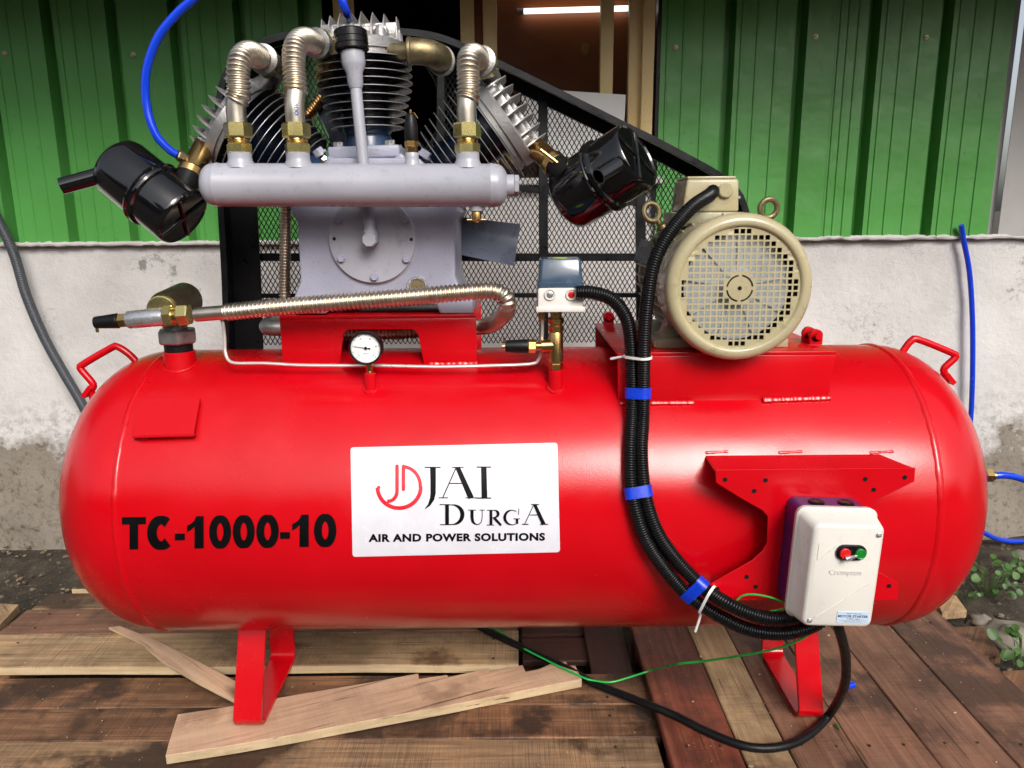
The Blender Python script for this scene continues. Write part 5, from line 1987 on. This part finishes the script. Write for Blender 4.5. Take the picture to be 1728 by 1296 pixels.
fs = [(i * 24 + k, i * 24 + (k + 1) % 24, (i + 1) * 24 + (k + 1) % 24, (i + 1) * 24 + k) for i in range(len(rg) - 1) for k in range(24)]
fs += [tuple(reversed(range(24))), tuple((len(rg) - 1) * 24 + k for k in range(24))]
mb.add(vs, fs)
B('lid', mb, M['lid_blue'], ps, psM, smooth=35)
B('lid_sticker', MB().lathe((0.0, -0.01, zt_ + lh + 0.0005), (0, 0, 1), [(0.011, 0), (0.011, 0.001)], 24), M['lime'], ps, psM @ Matrix.Diagonal((1.6, 0.9, 1, 1)))
for px, mt, sub in ((928, 'white_plastic', 'boltgrey'), (964, 'white_plastic', 'btn_red')):
    kx = P(px, 497, PYs - 0.05)
    kz = kx.z
    mb = MB().lathe((kx.x, PYs - 0.0505, kz), (0, -1, 0), [(0.0135, 0), (0.0135, 0.003), (0.0125, 0.004), (0.010, 0.0035), (0.0095, 0.0015), (0.0005, 0.0015)], 24)
    B('terminal_gland', mb, M[mt], ps)
    mb = MB().lathe((kx.x, PYs - 0.0522, kz), (0, -1, 0), [(0.0075, 0), (0.0075, 0.0014), (0.006, 0.002)], 20)
    mb.box((kx.x, PYs - 0.0545, kz), (0.009, 0.0008, 0.0016))
    B('gland_screw', mb, M[sub], ps)
# unloader tube
uz = [P(915, 536, -0.19), P(915, 560, -0.19), P(913, 590, -0.185), P(909, 606, -0.18), P(896, 614, -0.18), P(830, 617, -0.18), P(740, 619, -0.18), P(640, 617, -0.175), P(560, 617, -0.175), P(500, 616, -0.175), P(445, 613, -0.175), P(400, 613, -0.175), P(386, 608, -0.172), P(380, 594, -0.165), P(379, 570, -0.16), P(376, 545, -0.16), P(372, 536, -0.155)]
ut = B('unloader_tube', MB().sweep(resample(catmull(uz, 12), 0.006), 0.0042, 10), M['tube_metal'], comp)
B('nut', MB().hexa(P(915, 540, -0.19), P(915, 527, -0.19), 0.009), M['brass'], ut)

# ------------------------------------------------------------------ electric motor (shaft runs away from the viewer)
MYc = -0.315
mc = P(1250, 487, MYc)
mR = 125.5 * mpp(mc)
mX, mZ = mc.x, mc.z
ax_y = (0, 1, 0)
mo = B('electric_motor', MB().lathe((mX, MYc + 0.12, mZ), ax_y, [(0.135, 0.0), (0.138, 0.01), (0.138, 0.33), (0.150, 0.335), (0.150, 0.36), (0.10, 0.375), (0.03, 0.38), (0.022, 0.43)], 64), M['motor_cast'], comp, label='beige electric motor')
pr = [(mR * 0.815, 0.010), (mR * 0.83, 0.003), (mR * 0.865, 0.0), (mR * 0.93, 0.002), (mR * 0.975, 0.009), (mR, 0.022), (mR * 0.998, 0.034), (mR * 0.975, 0.046), (mR * 0.965, 0.060), (mR * 0.955, 0.165), (mR * 0.935, 0.165), (mR * 0.94, 0.05), (mR * 0.80, 0.012)]
cowl = B('fan_cowl', MB().lathe((mX, MYc, mZ), ax_y, pr, 72, False, False), M['motor'], mo, smooth=50)
# square-hole grille
gp = 10.55 * mpp(mc)
hole = gp * 0.36
RG = mR * 0.83
mb = MB()
K = 12
for i in range(-K, K + 1):
    for j in range(-K, K + 1):
        x, z = i * gp, j * gp
        d_ = math.hypot(x, z)
        if d_ - gp * 0.75 > RG:
            continue
        x0, x1, z0, z1 = x - gp / 2, x + gp / 2, z - gp / 2, z + gp / 2

        def cl2(a, b):
            L_ = math.hypot(a, b)
            k_ = min(1.0, RG / L_) if L_ > 0 else 1
            return (mX + a * k_, MYc + 0.009, mZ + b * k_)
        o4 = [cl2(x0, z0), cl2(x1, z0), cl2(x1, z1), cl2(x0, z1)]
        if d_ < mR * 0.765 and d_ > gp * 2.3:
            h4 = [(mX + x - hole, MYc + 0.009, mZ + z - hole), (mX + x + hole, MYc + 0.009, mZ + z - hole), (mX + x + hole, MYc + 0.009, mZ + z + hole), (mX + x - hole, MYc + 0.009, mZ + z + hole)]
            mb.add(o4 + h4, [(0, 1, 5, 4), (1, 2, 6, 5), (2, 3, 7, 6), (3, 0, 4, 7)])
        else:
            mb.add(o4, [(0, 1, 2, 3)])
me = mb.mesh('grille', 0)
bm = bmesh.new()
bm.from_mesh(me)
bmesh.ops.remove_doubles(bm, verts=bm.verts[:], dist=1e-5)
bmesh.ops.dissolve_degenerate(bm, edges=bm.edges[:], dist=1e-5)
bm.to_mesh(me)
bm.free()
gro = put('grille', me, M['motor'], mo)
md = gro.modifiers.new('solidify', 'SOLIDIFY')
md.thickness = 0.0022
md.offset = 0
mb = MB()
for k in range(4):
    a0 = 90 * k + 8
    v, f = stroke(arc(0, 0, gp * 2.05, gp * 2.05, a0, a0 + 74, 12), 0.0035)
    mb.add([(mX + x, MYc + 0.0072, mZ + z) for x, z in v], f)
mb.lathe((mX, MYc + 0.0078, mZ), (0, -1, 0), [(0.0048, 0), (0.0048, 0.0005)], 16)
B('grille_slot', mb, M['black_paint'], mo)
# fan behind the grille
mb = MB().lathe((mX, MYc + 0.040, mZ), (0, -1, 0), [(mR * 0.72, 0), (mR * 0.72, 0.003), (0.045, 0.006), (0.035, 0.015), (0.03, 0.017)], 48)
fan = B('fan', mb, M['fan_white'], mo)
for k in range(9):
    a = 2 * pi * k / 9 + 0.2
    mb = MB().box((mR * 0.47, 0, 0.004), (mR * 0.48, 0.0025, 0.006))
    Mx = Matrix.Translation((mX, MYc + 0.037, mZ)) @ Matrix.Rotation(radians(90), 4, 'X') @ Matrix.Rotation(a, 4, 'Z')
    B('fan_vane', mb, M['fan_white'], mo, Mx)
mb = MB().lathe((mX, MYc + 0.105, mZ), (0, -1, 0), [(mR * 0.95, 0), (mR * 0.95, 0.001)], 48)
B('end_shield', mb, M['black_paint'], mo)
# cooling fins
fmesh = MB().box((0.148, 0, 0.17), (0.030, 0.0042, 0.315)).mesh('cooling_fin', 0, 0.001, 1)
for k in range(36):
    a = 360 * k / 36
    if 62 < a < 118 or 240 < a < 300:
        continue
    Mx = Matrix.Translation((mX, MYc + 0.125, mZ)) @ Matrix.Rotation(radians(-90), 4, 'X') @ Matrix.Rotation(radians(-a), 4, 'Z')
    put('cooling_fin', fmesh, M['motor_cast'], mo, Mx)
# terminal box
tbp = P(1201, 325, -0.12)
tbw = 90 * mpp(tbp)
tzb = mZ + 0.135
zt2 = P(1201, 301, -0.12).z
B('terminal_base', MB().box((tbp.x - 0.004, -0.055, tzb + 0.014), (tbw + 0.035, 0.16, 0.034)), M['motor_cast'], mo, bevel=0.004)
mb = MB().prism([(-tbw / 2 - 0.005, 0), (tbw / 2 + 0.004, 0), (tbw / 2, zt2 - tzb - 0.033), (-tbw / 2 + 0.004, zt2 - tzb - 0.033)], lambda a, b, h: (tbp.x + a, h, tzb + 0.0315 + b), -0.12, 0.02)
B('terminal_box', mb, M['motor'], mo, bevel=0.006, seg=3)
B('terminal_lid', MB().box((tbp.x, -0.05, zt2 + 0.0022), (tbw - 0.012, 0.128, 0.006)), M['motor'], mo, bevel=0.002)
pl = P(1224, 321, -0.12)
B('box_plug', MB().lathe((pl.x, -0.1215, pl.z), (0, -1, 0), [(0.0185, 0), (0.0185, 0.006), (0.016, 0.008)], 12), M['motor'], mo)
for px, py in ((1157, 332), (1246, 334)):
    bolt(mo, P(px, py, -0.10), (0, 0, 1), 'boltgrey', 0.5)
bolt(mo, Vector((P(1223, 352, -0.2).x, -0.2, mZ + mR * 0.955)), (0, 0, 1), 'boltgrey', 0.6)
bolt(mo, P(1125, 547, -0.19), (-0.8, -0.3, -0.1), 'boltgrey', 0.6)


# eye bolts
def eye(p, tilt, yaw=0):
    mb = MB()
    N = 28
    R0, r0 = 0.0185, 0.0058
    c = [Vector((R0 * cos(2 * pi * i / N), 0, R0 * sin(2 * pi * i / N))) for i in range(N)]
    vs, fs = [], []
    for i in range(N):
        n_ = c[i].normalized()
        for k in range(10):
            t = 2 * pi * k / 10
            vs.append(c[i] + (n_ * cos(t) + Vector((0, 1, 0)) * sin(t)) * r0)
    for i in range(N):
        for k in range(10):
            fs.append((i * 10 + k, i * 10 + (k + 1) % 10, ((i + 1) % N) * 10 + (k + 1) % 10, ((i + 1) % N) * 10 + k))
    mb.add(vs, fs)
    mb.lathe((0, 0, -R0 - 0.022), (0, 0, 1), [(0.013, 0), (0.012, 0.006), (0.0065, 0.010), (0.007, 0.02)], 16)
    B('eye_bolt', mb, M['bronze'], mo, Matrix.Translation(p) @ Matrix.Rotation(radians(tilt), 4, 'Y') @ Matrix.Rotation(radians(yaw), 4, 'Z') @ Matrix.Scale(1.22, 4))


eye(P(1099, 358, -0.05), -38, 25)
eye(P(1297, 352, -0.06), 35, 10)
# feet
for sx in (-1, 1):
    mb = MB().prism([(sx * 0.145, 0), (sx * 0.145, 0.03), (sx * 0.118, 0.095), (sx * 0.06, 0.075), (sx * 0.06, 0.0)], lambda a, b, h: (mX + a, h, MZ + 0.0012 + b), -0.165, -0.125)
    mb.prism([(sx * 0.16, 0), (sx * 0.16, 0.022), (sx * 0.06, 0.026), (sx * 0.06, 0.0)], lambda a, b, h: (mX + a, h, MZ + 0.001 + b), -0.19, 0.16)
    B('foot', mb, M['motor_cast'], mo, bevel=0.004)
    bolt(mo, (mX + sx * 0.135, -0.10, MZ + 0.024), (0, 0, 1), 'boltgrey', 1.1)
v, f = fit2d(text2d('DE', 0.02), 0, 1, 0, 1)
dq = P(1104, 584, -0.191)
mb = MB()
mb.add([(dq.x + a * 0.030, -0.1915, MZ + 0.006 + b * 0.0145) for a, b in v], f)
B('cast_lettering', mb, M['motor'], mo, smooth=0)
# nameplate
mq = P(1086, 424, -0.08)
B('nameplate', MB().box(mq, (0.036, 0.0015, 0.055), Matrix.Rotation(radians(18), 3, 'Y') @ Matrix.Rotation(radians(-35), 3, 'Z')), M['nameplate'], mo)

# ------------------------------------------------------------------ belt guard
GF, GB = 0.30, 0.43                             # front edge and mesh plane
outl = [(378, 640), (374, 480), (366, 330), (362, 210), (366, 155), (382, 112), (420, 76), (478, 54), (560, 46), (650, 46), (720, 52), (768, 66), (830, 95), (915, 136), (1000, 178), (1060, 208), (1105, 230), (1160, 259), (1212, 288), (1242, 312), (1260, 342), (1268, 400), (1270, 640)]
op = [P(x, y, GF) for x, y in outl]
og = [(p.x, p.z) for p in resample(catmull(op, 8), 0.02)]
og3 = [Vector((x, 0, z)) for x, z in og]
cen = Vector((sum(p.x for p in og3) / len(og3), 0, sum(p.z for p in og3) / len(og3)))


def inset(d):
    out = []
    n = len(og3)
    for i in range(n):
        t = (og3[min(n - 1, i + 1)] - og3[max(0, i - 1)]).normalized()
        nrm = Vector((-t.z, 0, t.x))
        out.append(og3[i] - nrm * d)
    # outline runs left side upward, then to the right: interior lies to the right of travel
    return out


ring_i = inset(0.018)
mb = MB()
n = len(og3)
for a, b, ya, yb in ((og3, ring_i, GF, GF),):
    vs = [(p.x, GF, p.z) for p in og3] + [(p.x, GF, p.z) for p in ring_i] + [(p.x, GF + 0.003, p.z) for p in ring_i]
    fs = [(i, i + 1, n + i + 1, n + i) for i in range(n - 1)] + [(n + i, n + i + 1, 2 * n + i + 1, 2 * n + i) for i in range(n - 1)]
    mb.add(vs, fs)
r2 = inset(0.0022)
vs = [(p.x, GF, p.z) for p in og3] + [(p.x, GB + 0.01, p.z) for p in og3] + [(p.x, GB + 0.01, p.z) for p in r2] + [(p.x, GF + 0.001, p.z) for p in r2]
fs = []
for k in range(3):
    fs += [(k * n + i, k * n + i + 1, (k + 1) * n + i + 1, (k + 1) * n + i) for i in range(n - 1)]
mb.add(vs, fs)
gd = B('belt_guard', mb, M['black_paint'], comp, smooth=30, label='black belt guard with expanded metal mesh')
# angle-iron frame that carries the mesh
ra_, rb_ = inset(0.003), inset(0.040)
mb = MB()
vs = [(p.x, GB - 0.012, p.z) for p in ra_] + [(p.x, GB - 0.012, p.z) for p in rb_] + [(p.x, GB + 0.008, p.z) for p in rb_]
mb.add(vs, [(k * n + i, k * n + i + 1, (k + 1) * n + i + 1, (k + 1) * n + i) for k in range(2) for i in range(n - 1)])
B('mesh_frame', mb, M['mesh_black'], gd, smooth=30)
# left sheet
x0 = P(374, 470, GB - 0.02)
mb = MB()
pl_ = [P(371, 300, GB - 0.03), P(432, 300, GB - 0.03), P(441, 470, GB - 0.03), P(446, 620, GB - 0.03), P(384, 620, GB - 0.03), P(377, 470, GB - 0.03)]
mb.prism([(p.x, p.z) for p in pl_], lambda a, b, h: (a, h, b), GB - 0.034, GB - 0.030)
B('side_sheet', mb, M['black_paint'], gd)


def bar(pa, pb, w, d=0.02, Y=None):
    Y = GB - 0.012 if Y is None else Y
    a, b = P(*pa, Y), P(*pb, Y)
    t = (b - a).normalized()
    nn_ = Vector((-t.z, 0, t.x)) * w / 2
    mb = MB()
    vs = []
    for y in (Y - d / 2, Y + d / 2):
        vs += [(a + nn_).xz, (b + nn_).xz, (b - nn_).xz, (a - nn_).xz] if False else []
    q = [a + nn_, b + nn_, b - nn_, a - nn_]
    vs = [(p.x, Y - d / 2, p.z) for p in q] + [(p.x, Y + d / 2, p.z) for p in q]
    mb.add(vs, [(0, 1, 2, 3), (7, 6, 5, 4), (0, 4, 5, 1), (1, 5, 6, 2), (2, 6, 7, 3), (3, 7, 4, 0)])
    B('frame_bar', mb, M['black_paint'], gd, bevel=0.0015, seg=1)


bar((916, 155), (918, 620), 0.028)
bar((1080, 240), (1082, 620), 0.030)
bar((440, 434), (1090, 434), 0.024, 0.016)
bar((440, 499), (1090, 498), 0.014, 0.012)
bar((800, 307), (1090, 345), 0.018, 0.014)
bar((745, 100), (742, 300), 0.024, 0.016)
# expanded metal: two families of strands clipped to the outline
inner = inset(0.012)
pg = [(p.x, p.z) for p in inner]
zc0 = TC.z + 0.36
poly_c = pg
hole_c = P(640, 180, GB)
hole_r = 103 * mpp(hole_c)


def clip_line(o, d):
    """intervals of the line o + t d inside the outline polygon"""
    ts = []
    N = len(poly_c)
    for i in range(N):
        a, b = poly_c[i], poly_c[(i + 1) % N]
        ex, ez = b[0] - a[0], b[1] - a[1]
        den = d[0] * ez - d[1] * ex
        if abs(den) < 1e-9:
            continue
        t = ((a[0] - o[0]) * ez - (a[1] - o[1]) * ex) / den
        u = ((a[0] - o[0]) * d[1] - (a[1] - o[1]) * d[0]) / den
        if 0 <= u < 1:
            ts.append(t)
    ts.sort()
    iv = [(ts[i], ts[i + 1]) for i in range(0, len(ts) - 1, 2)]
    # leave out the round opening
    ox, oz = o[0] - hole_c.x, o[1] - hole_c.z
    A_ = d[0] ** 2 + d[1] ** 2
    B_ = 2 * (ox * d[0] + oz * d[1])
    C_ = ox * ox + oz * oz - hole_r ** 2
    D_ = B_ * B_ - 4 * A_ * C_
    if D_ > 0:
        t0, t1 = (-B_ - sqrt(D_)) / (2 * A_), (-B_ + sqrt(D_)) / (2 * A_)
        out = []
        for a, b in iv:
            if t1 <= a or t0 >= b:
                out.append((a, b))
            else:
                if t0 > a:
                    out.append((a, t0))
                if t1 < b:
                    out.append((t1, b))
        iv = out
    return iv


mb = MB()
cw, ch = 0.0150, 0.0258                        # diamond size
bx0 = min(p[0] for p in pg); bx1 = max(p[0] for p in pg)
bz0, bz1 = 0.93, max(p[1] for p in pg)
for sgn in (-1, 1):
    d_ = Vector((cw * sgn, ch)).normalized()
    span = (bz1 - bz0) / ch * cw
    x = bx0 - span
    while x < bx1 + span:
        for a, b in clip_line((x, bz0), (d_.x, d_.y)):
            a = max(a, 0)
            if b - a < 0.004:
                continue
            p0 = Vector((x + d_.x * a, 0, bz0 + d_.y * a))
            p1 = Vector((x + d_.x * b, 0, bz0 + d_.y * b))
            nn_ = Vector((-d_.y, 0, d_.x)) * 0.0014
            Y0 = GB + 0.0006 * sgn
            q = [p0 + nn_, p1 + nn_, p1 - nn_, p0 - nn_]
            vs = [(p.x, Y0 - 0.0007, p.z) for p in q] + [(p.x, Y0 + 0.0007, p.z) for p in q]
            mb.add(vs, [(0, 1, 2, 3), (7, 6, 5, 4), (0, 4, 5, 1), (2, 6, 7, 3)])
        x += cw
mo_ = B('expanded_mesh', mb, M['mesh_black'], gd, smooth=0)
mo_['kind'] = 'stuff'
N = 60
mb = MB().sweep([Vector((hole_c.x + (hole_r) * cos(2 * pi * i / N), GB, hole_c.z + hole_r * sin(2 * pi * i / N))) for i in range(N + 1)], 0.003, 6)
B('opening_ring', mb, M['black_paint'], gd)

# ------------------------------------------------------------------ conduits from switch and motor to the starter
cr = 0.0165


def tk(px, py, off=0.020):
    return T(px, py, off)


# behind-the-bracket corner points come from the shell; the lower end hangs in front of it
A_ = [P(972, 493, -0.262), P(1000, 494, -0.265), P(1032, 505, -0.262), P(1056, 535, -0.262), P(1065, 580, -0.265), P(1067, 640, -0.268), T(1066, 700, 0.020), T(1063, 760, 0.020), T(1066, 830, 0.020), T(1085, 900, 0.022), T(1118, 955, 0.026), T(1162, 1005, 0.05), P(1215, 1040, -0.44), P(1270, 1064, -0.46), P(1330, 1068, -0.475), P(1378, 1052, -0.48), P(1392, 1030, -0.48)]
B_ = [P(1203, 323, -0.122), P(1196, 330, -0.175), P(1165, 352, -0.235), P(1125, 400, -0.27), P(1102, 450, -0.285), P(1092, 510, -0.29), P(1087, 570, -0.29), P(1086, 640, -0.285), T(1085, 700, 0.022), T(1082, 760, 0.020), T(1088, 830, 0.020), T(1108, 895, 0.022), T(1142, 945, 0.028), T(1188, 992, 0.06), P(1235, 1022, -0.475), P(1290, 1042, -0.49), P(1335, 1042, -0.49), P(1372, 1030, -0.485)]
cA = B('conduit', corrugated(MB(), A_, cr, 0.0056, 0.13, 14, 4), M['black_plastic'], comp, smooth=70, label='black corrugated conduit from the pressure switch')
cB = B('conduit', corrugated(MB(), B_, cr, 0.0056, 0.13, 14, 4), M['black_plastic'], comp, smooth=70, label='black corrugated conduit from the motor')


def near(pts, px, py):
    best, bi = 1e9, 0
    c = resample(catmull(pts, 16), 0.004)
    Ri = CAM_ROT.transposed()
    for i, p in enumerate(c[:-1]):
        q = Ri @ (p - CAM_LOC)
        x, y = 864 - q.x / q.z * F_PX, 648 + q.y / q.z * F_PX
        d_ = (x - px) ** 2 + (y - py) ** 2
        if d_ < best:
            best, bi = d_, i
    return c[bi], (c[bi + 1] - c[max(0, bi - 1)]).normalized()


def band(px, py, w, r, mat, name, tail=False, ang=0.0):
    """flat loop around both conduits"""
    pa_, ta_ = near(A_, px, py)
    pb_, tb2 = near(B_, px, py)
    c = (pa_ + pb_) / 2
    t = (ta_ + tb2).normalized()
    u = (pb_ - pa_)
    u = (u - t * u.dot(t))
    half = u.length / 2
    u.normalize()
    w_ = t.cross(u)
    mb = MB()
    ring = []
    for i in range(28):
        a = 2 * pi * i / 28
        s = 1 if cos(a) > 0 else -1
        ring.append(c + u * (s * half * (1 if abs(cos(a)) > 0.02 else 0) + cos(a) * (cr + r)) + w_ * sin(a) * (cr + r))
    vs, fs = [], []
    for p in ring:
        d_ = (p - c).normalized()
        vs += [p - t * w / 2, p + t * w / 2, p + t * w / 2 - d_ * 0.002, p - t * w / 2 - d_ * 0.002]
    for i in range(28):
        j = (i + 1) % 28
        for k in range(4):
            fs.append((4 * i + k, 4 * j + k, 4 * j + (k + 1) % 4, 4 * i + (k + 1) % 4))
    mb.add(vs, fs)
    if tail:
        e_ = c - u * (half + cr) - w_ * 0.0
        mb.sweep([e_ + u * 0.01 - w_ * 0.0, e_ - u * 0.02 + Vector((0, -0.006, -0.006)), e_ - u * 0.045 + Vector((0, -0.01, -0.012))], 0.003, 6)
    B(name, mb, M[mat], cA, smooth=40)


for py, px in ((663, 1072), (829, 1080), (997, 1170)):
    band(px, py, 0.026, 0.0012, 'blue_tape', 'tape_band')
band(1072, 602, 0.006, 0.003, 'white_tie', 'cable_tie', True)
band(1190, 1017, 0.006, 0.003, 'white_tie', 'cable_tie', True)
# earth wire loop at the starter
ew = [P(1335, 1022, -0.47), P(1300, 1008, -0.475), P(1265, 1003, -0.46), P(1246, 1010, -0.45), P(1243, 1024, -0.45), P(1262, 1036, -0.455), P(1300, 1032, -0.475), P(1345, 1022, -0.48)]
B('earth_wire', MB().sweep(resample(catmull(ew, 10), 0.005), 0.0022, 8), M['green_wire'], st)

# brass outlet on the right head
OY = -0.01
oq = P(1656, 802, OY)
mb = MB().cyl((XRr + HR - 0.03, OY, oq.z), (oq.x + 0.006, OY, oq.z), 0.014)
mb.hexa((oq.x + 0.006, OY, oq.z), (oq.x + 0.028, OY, oq.z - 0.001), 0.0195)
mb.cyl((oq.x + 0.028, OY, oq.z - 0.001), (oq.x + 0.036, OY, oq.z - 0.0015), 0.0125)
B('outlet_fitting', mb, M['brass'], comp)

# ------------------------------------------------------------------ hoses and cables that are plugged in


def tube_thing(name, pts, r, mat, label, cat, n=12, step=0.008, group=None):
    o = B(name, MB().sweep(resample(catmull(pts, 16), step), r, n), M[mat])
    return tag(o, label, cat, group)


bh = [tt + (tt - tq).normalized() * 0.004, P(285, 252, fy + 0.01), P(262, 225, fy), P(247, 175, fy), P(247, 120, fy), P(266, 65, fy), P(297, 25, fy), P(325, 0, fy), P(380, -45, fy), P(460, -80, -0.15), P(530, -60, -0.17), P(568, -18, -0.18), P(582, 15, -0.175), bt + d * 0.02]
tube_thing('air_hose', bh, 0.0098, 'blue_hose', 'thin blue air hose looping from the left filter elbow up to the breather cap', 'hose')
wy = WY - 0.045
rh = [P(1622, 380, WY - 0.06), P(1626, 405, wy), P(1636, 460, wy), P(1641, 540, wy), P(1641, 640, wy), P(1637, 720, wy), P(1628, 790, wy - 0.02), P(1628, 850, wy - 0.06), P(1645, 885, wy - 0.10), P(1672, 905, wy - 0.08), P(1705, 913, wy - 0.05), P(1760, 912, wy - 0.04)]
tube_thing('air_hose', rh, 0.0105, 'blue_hose', 'long blue hose hanging down the wall behind the right end of the tank', 'hose')
tube_thing('air_hose', [Vector((oq.x + 0.034, OY, oq.z - 0.0015)), P(1696, 802, OY), P(1718, 806, OY + 0.01), P(1765, 822, OY + 0.03)], 0.0098, 'blue_hose', 'short blue hose on the brass outlet at the right end of the tank', 'hose')
gcp = [P(-60, 250, wy - 0.05), P(-25, 330, wy - 0.05), P(20, 420, wy - 0.05), P(45, 500, wy - 0.05), P(75, 570, wy - 0.05), P(108, 630, wy - 0.05), P(140, 685, wy - 0.05), P(175, 760, wy - 0.06), P(190, 860, wy - 0.06), P(190, 940, wy - 0.06)]
tag(B('flexible_conduit', corrugated(MB(), gcp, 0.0205, 0.0085, 0.10, 14, 4), M['grey_conduit'], smooth=70), 'grey ribbed conduit hanging on the wall at the left picture edge', 'conduit')
ck = 0.010
cb = [P(1408, 1040, -0.49), P(1416, 1062, -0.488), P(1427, 1110, -0.42), P(1424, 1160, -0.34), G(1400, 1205, 0.02), G(1362, 1242, ck), G(1318, 1260, ck), G(1262, 1260, ck), G(1200, 1238, ck), G(1140, 1208, ck), G(1096, 1190, ck), G(1050, 1172, ck - 0.02), G(1000, 1152, ck - 0.026), G(960, 1130, ck - 0.020), G(905, 1104, 0.0), G(850, 1078, 0.015), G(812, 1059, 0.014), G(770, 1030, 0.014), G(700, 1000, 0.014)]
tube_thing('power_cable', cb, 0.0112, 'black_rubber', 'thick black power cable running from the starter box along the planks', 'cable')
gw = [P(1378, 1048, -0.47), P(1372, 1064, -0.46), P(1345, 1082, -0.42), P(1300, 1097, -0.36), P(1240, 1108, -0.28), P(1185, 1116, -0.20), P(1140, 1121, -0.15), G(1100, 1131, 0.012), G(1065, 1142, 0.004), G(1030, 1151, 0.0), G(1000, 1148, -0.004), G(984, 1143, 0.002), G(930, 1118, 0.008), G(880, 1092, 0.01), G(850, 1070, 0.01), G(830, 1058, 0.01), G(790, 1030, 0.01)]
tube_thing('earth_cable', gw, 0.0030, 'green_wire', 'thin green earth wire trailing from the starter box across the gap', 'wire', 8)
# offcut of blue tube and green scrap
tag(B('tube_offcut', MB().lathe(G(1428, 1158, 0.011), G(1443, 1154, 0.011) - G(1428, 1158, 0.011), [(0.0075, 0), (0.0098, 0), (0.0098, 0.026), (0.0075, 0.026), (0.007, 0.002)], 20), M['blue_hose']), 'tiny offcut of blue tube lying on the right planks', 'tube')

# ------------------------------------------------------------------ weeds, stones
lm = MB()
vs = [(0, 0, 0)]
N = 14
lv, lf = [], []
for i in range(N):
    a = 2 * pi * i / N
    r = 0.5 * (1 - 0.28 * max(0, cos(a)) ** 6) * (0.92 + 0.08 * cos(2 * a))
    lv.append((0.5 - r * cos(a), r * sin(a) * 0.95, 0.10 * abs(sin(a)) - 0.05 * cos(a)))
lv.append((0.42, 0, -0.03))
lf = [(i, (i + 1) % N, N) for i in range(N)]
lm.add(lv, lf)
leaf_me = lm.mesh('leaf', 60)
PL = []


def weed(c, nl, spread, hgt, size, label, seed):
    rnd = random.Random(seed)
    t = thing('weed', label, 'weed', c, 'weeds on the soil')
    c = Vector(c)
    stems = MB()
    for i in range(nl):
        a = rnd.random() * 2 * pi
        rr = spread * sqrt(rnd.random())
        tip = c + Vector((rr * cos(a), rr * sin(a) * 0.7, hgt * rnd.uniform(0.35, 1.0)))
        mid = c.lerp(tip, 0.55) + Vector((0, 0, hgt * 0.18))
        stems.sweep([c + Vector((rr * 0.2 * cos(a), rr * 0.2 * sin(a), -0.01)), mid, tip], 0.0014, 5)
        s = size * rnd.uniform(0.4, 1.3)
        Mx = Matrix.Translation(tip) @ Matrix.Rotation(radians(rnd.uniform(15, 50)), 4, 'X') @ Matrix.Rotation(a + rnd.uniform(-0.6, 0.6), 4, 'Z') @ Matrix.Rotation(radians(rnd.uniform(-10, 40)), 4, 'Y') @ Matrix.Rotation(radians(rnd.uniform(-25, 25)), 4, 'X') @ Matrix.Scale(s, 4)
        put('leaf', leaf_me, M['leaf'], t, Mx)
    B('stems', stems, M['stem'], t)


sz = SOIL + 0.02
weed(G(1668, 1000, sz), 34, 0.14, 0.09, 0.033, 'broad leaved green weed on the soil behind the right end of the tank', 1)
weed(G(1718, 975, sz), 20, 0.10, 0.09, 0.032, 'leafy green weed at the right picture edge below the blue hose', 2)
weed(G(1722, 1120, sz), 18, 0.09, 0.10, 0.036, 'green weed at the right picture edge beside the pallet planks', 3)
weed(G(1630, 1012, sz), 7, 0.05, 0.05, 0.030, 'small green seedling beside the rear corner of the right pallet', 4)
tag(B('leaf_scrap', MB().prism([(-0.010, 0), (0, 0.007), (0.012, 0.002), (0.004, -0.006)], lambda a, b, h: G(1413, 1228, 0.002) + Vector((b, a * 1.4, h + 0.004 * abs(a) * 60)), 0, 0.001), M['leaf'], smooth=0), 'tiny green leaf scrap on the right planks near the cable', 'leaf')
for i, (px, py, r, lab) in enumerate(((1705, 1075, 0.085, 'large rounded grey stone right of the pallet'), (1655, 1048, 0.04, 'small stone between the pallet and the large stone'), (1725, 945, 0.06, 'stone at the foot of the wall by the right picture edge'),
                                      (38, 940, 0.028, 'pale stone in the rubble at the foot of the wall on the left'), (92, 952, 0.020, 'small pale stone in the rubble near the left end of the tank'))):
    p = G(px, py, SOIL + 0.01)
    tag(B('stone', blob(r, (1.1, 0.9, 0.6), 60 + i, 14, 10, 0.3), M['stone'], None, Matrix.Translation(p), smooth=60), lab, 'stone', 'stones on the soil')
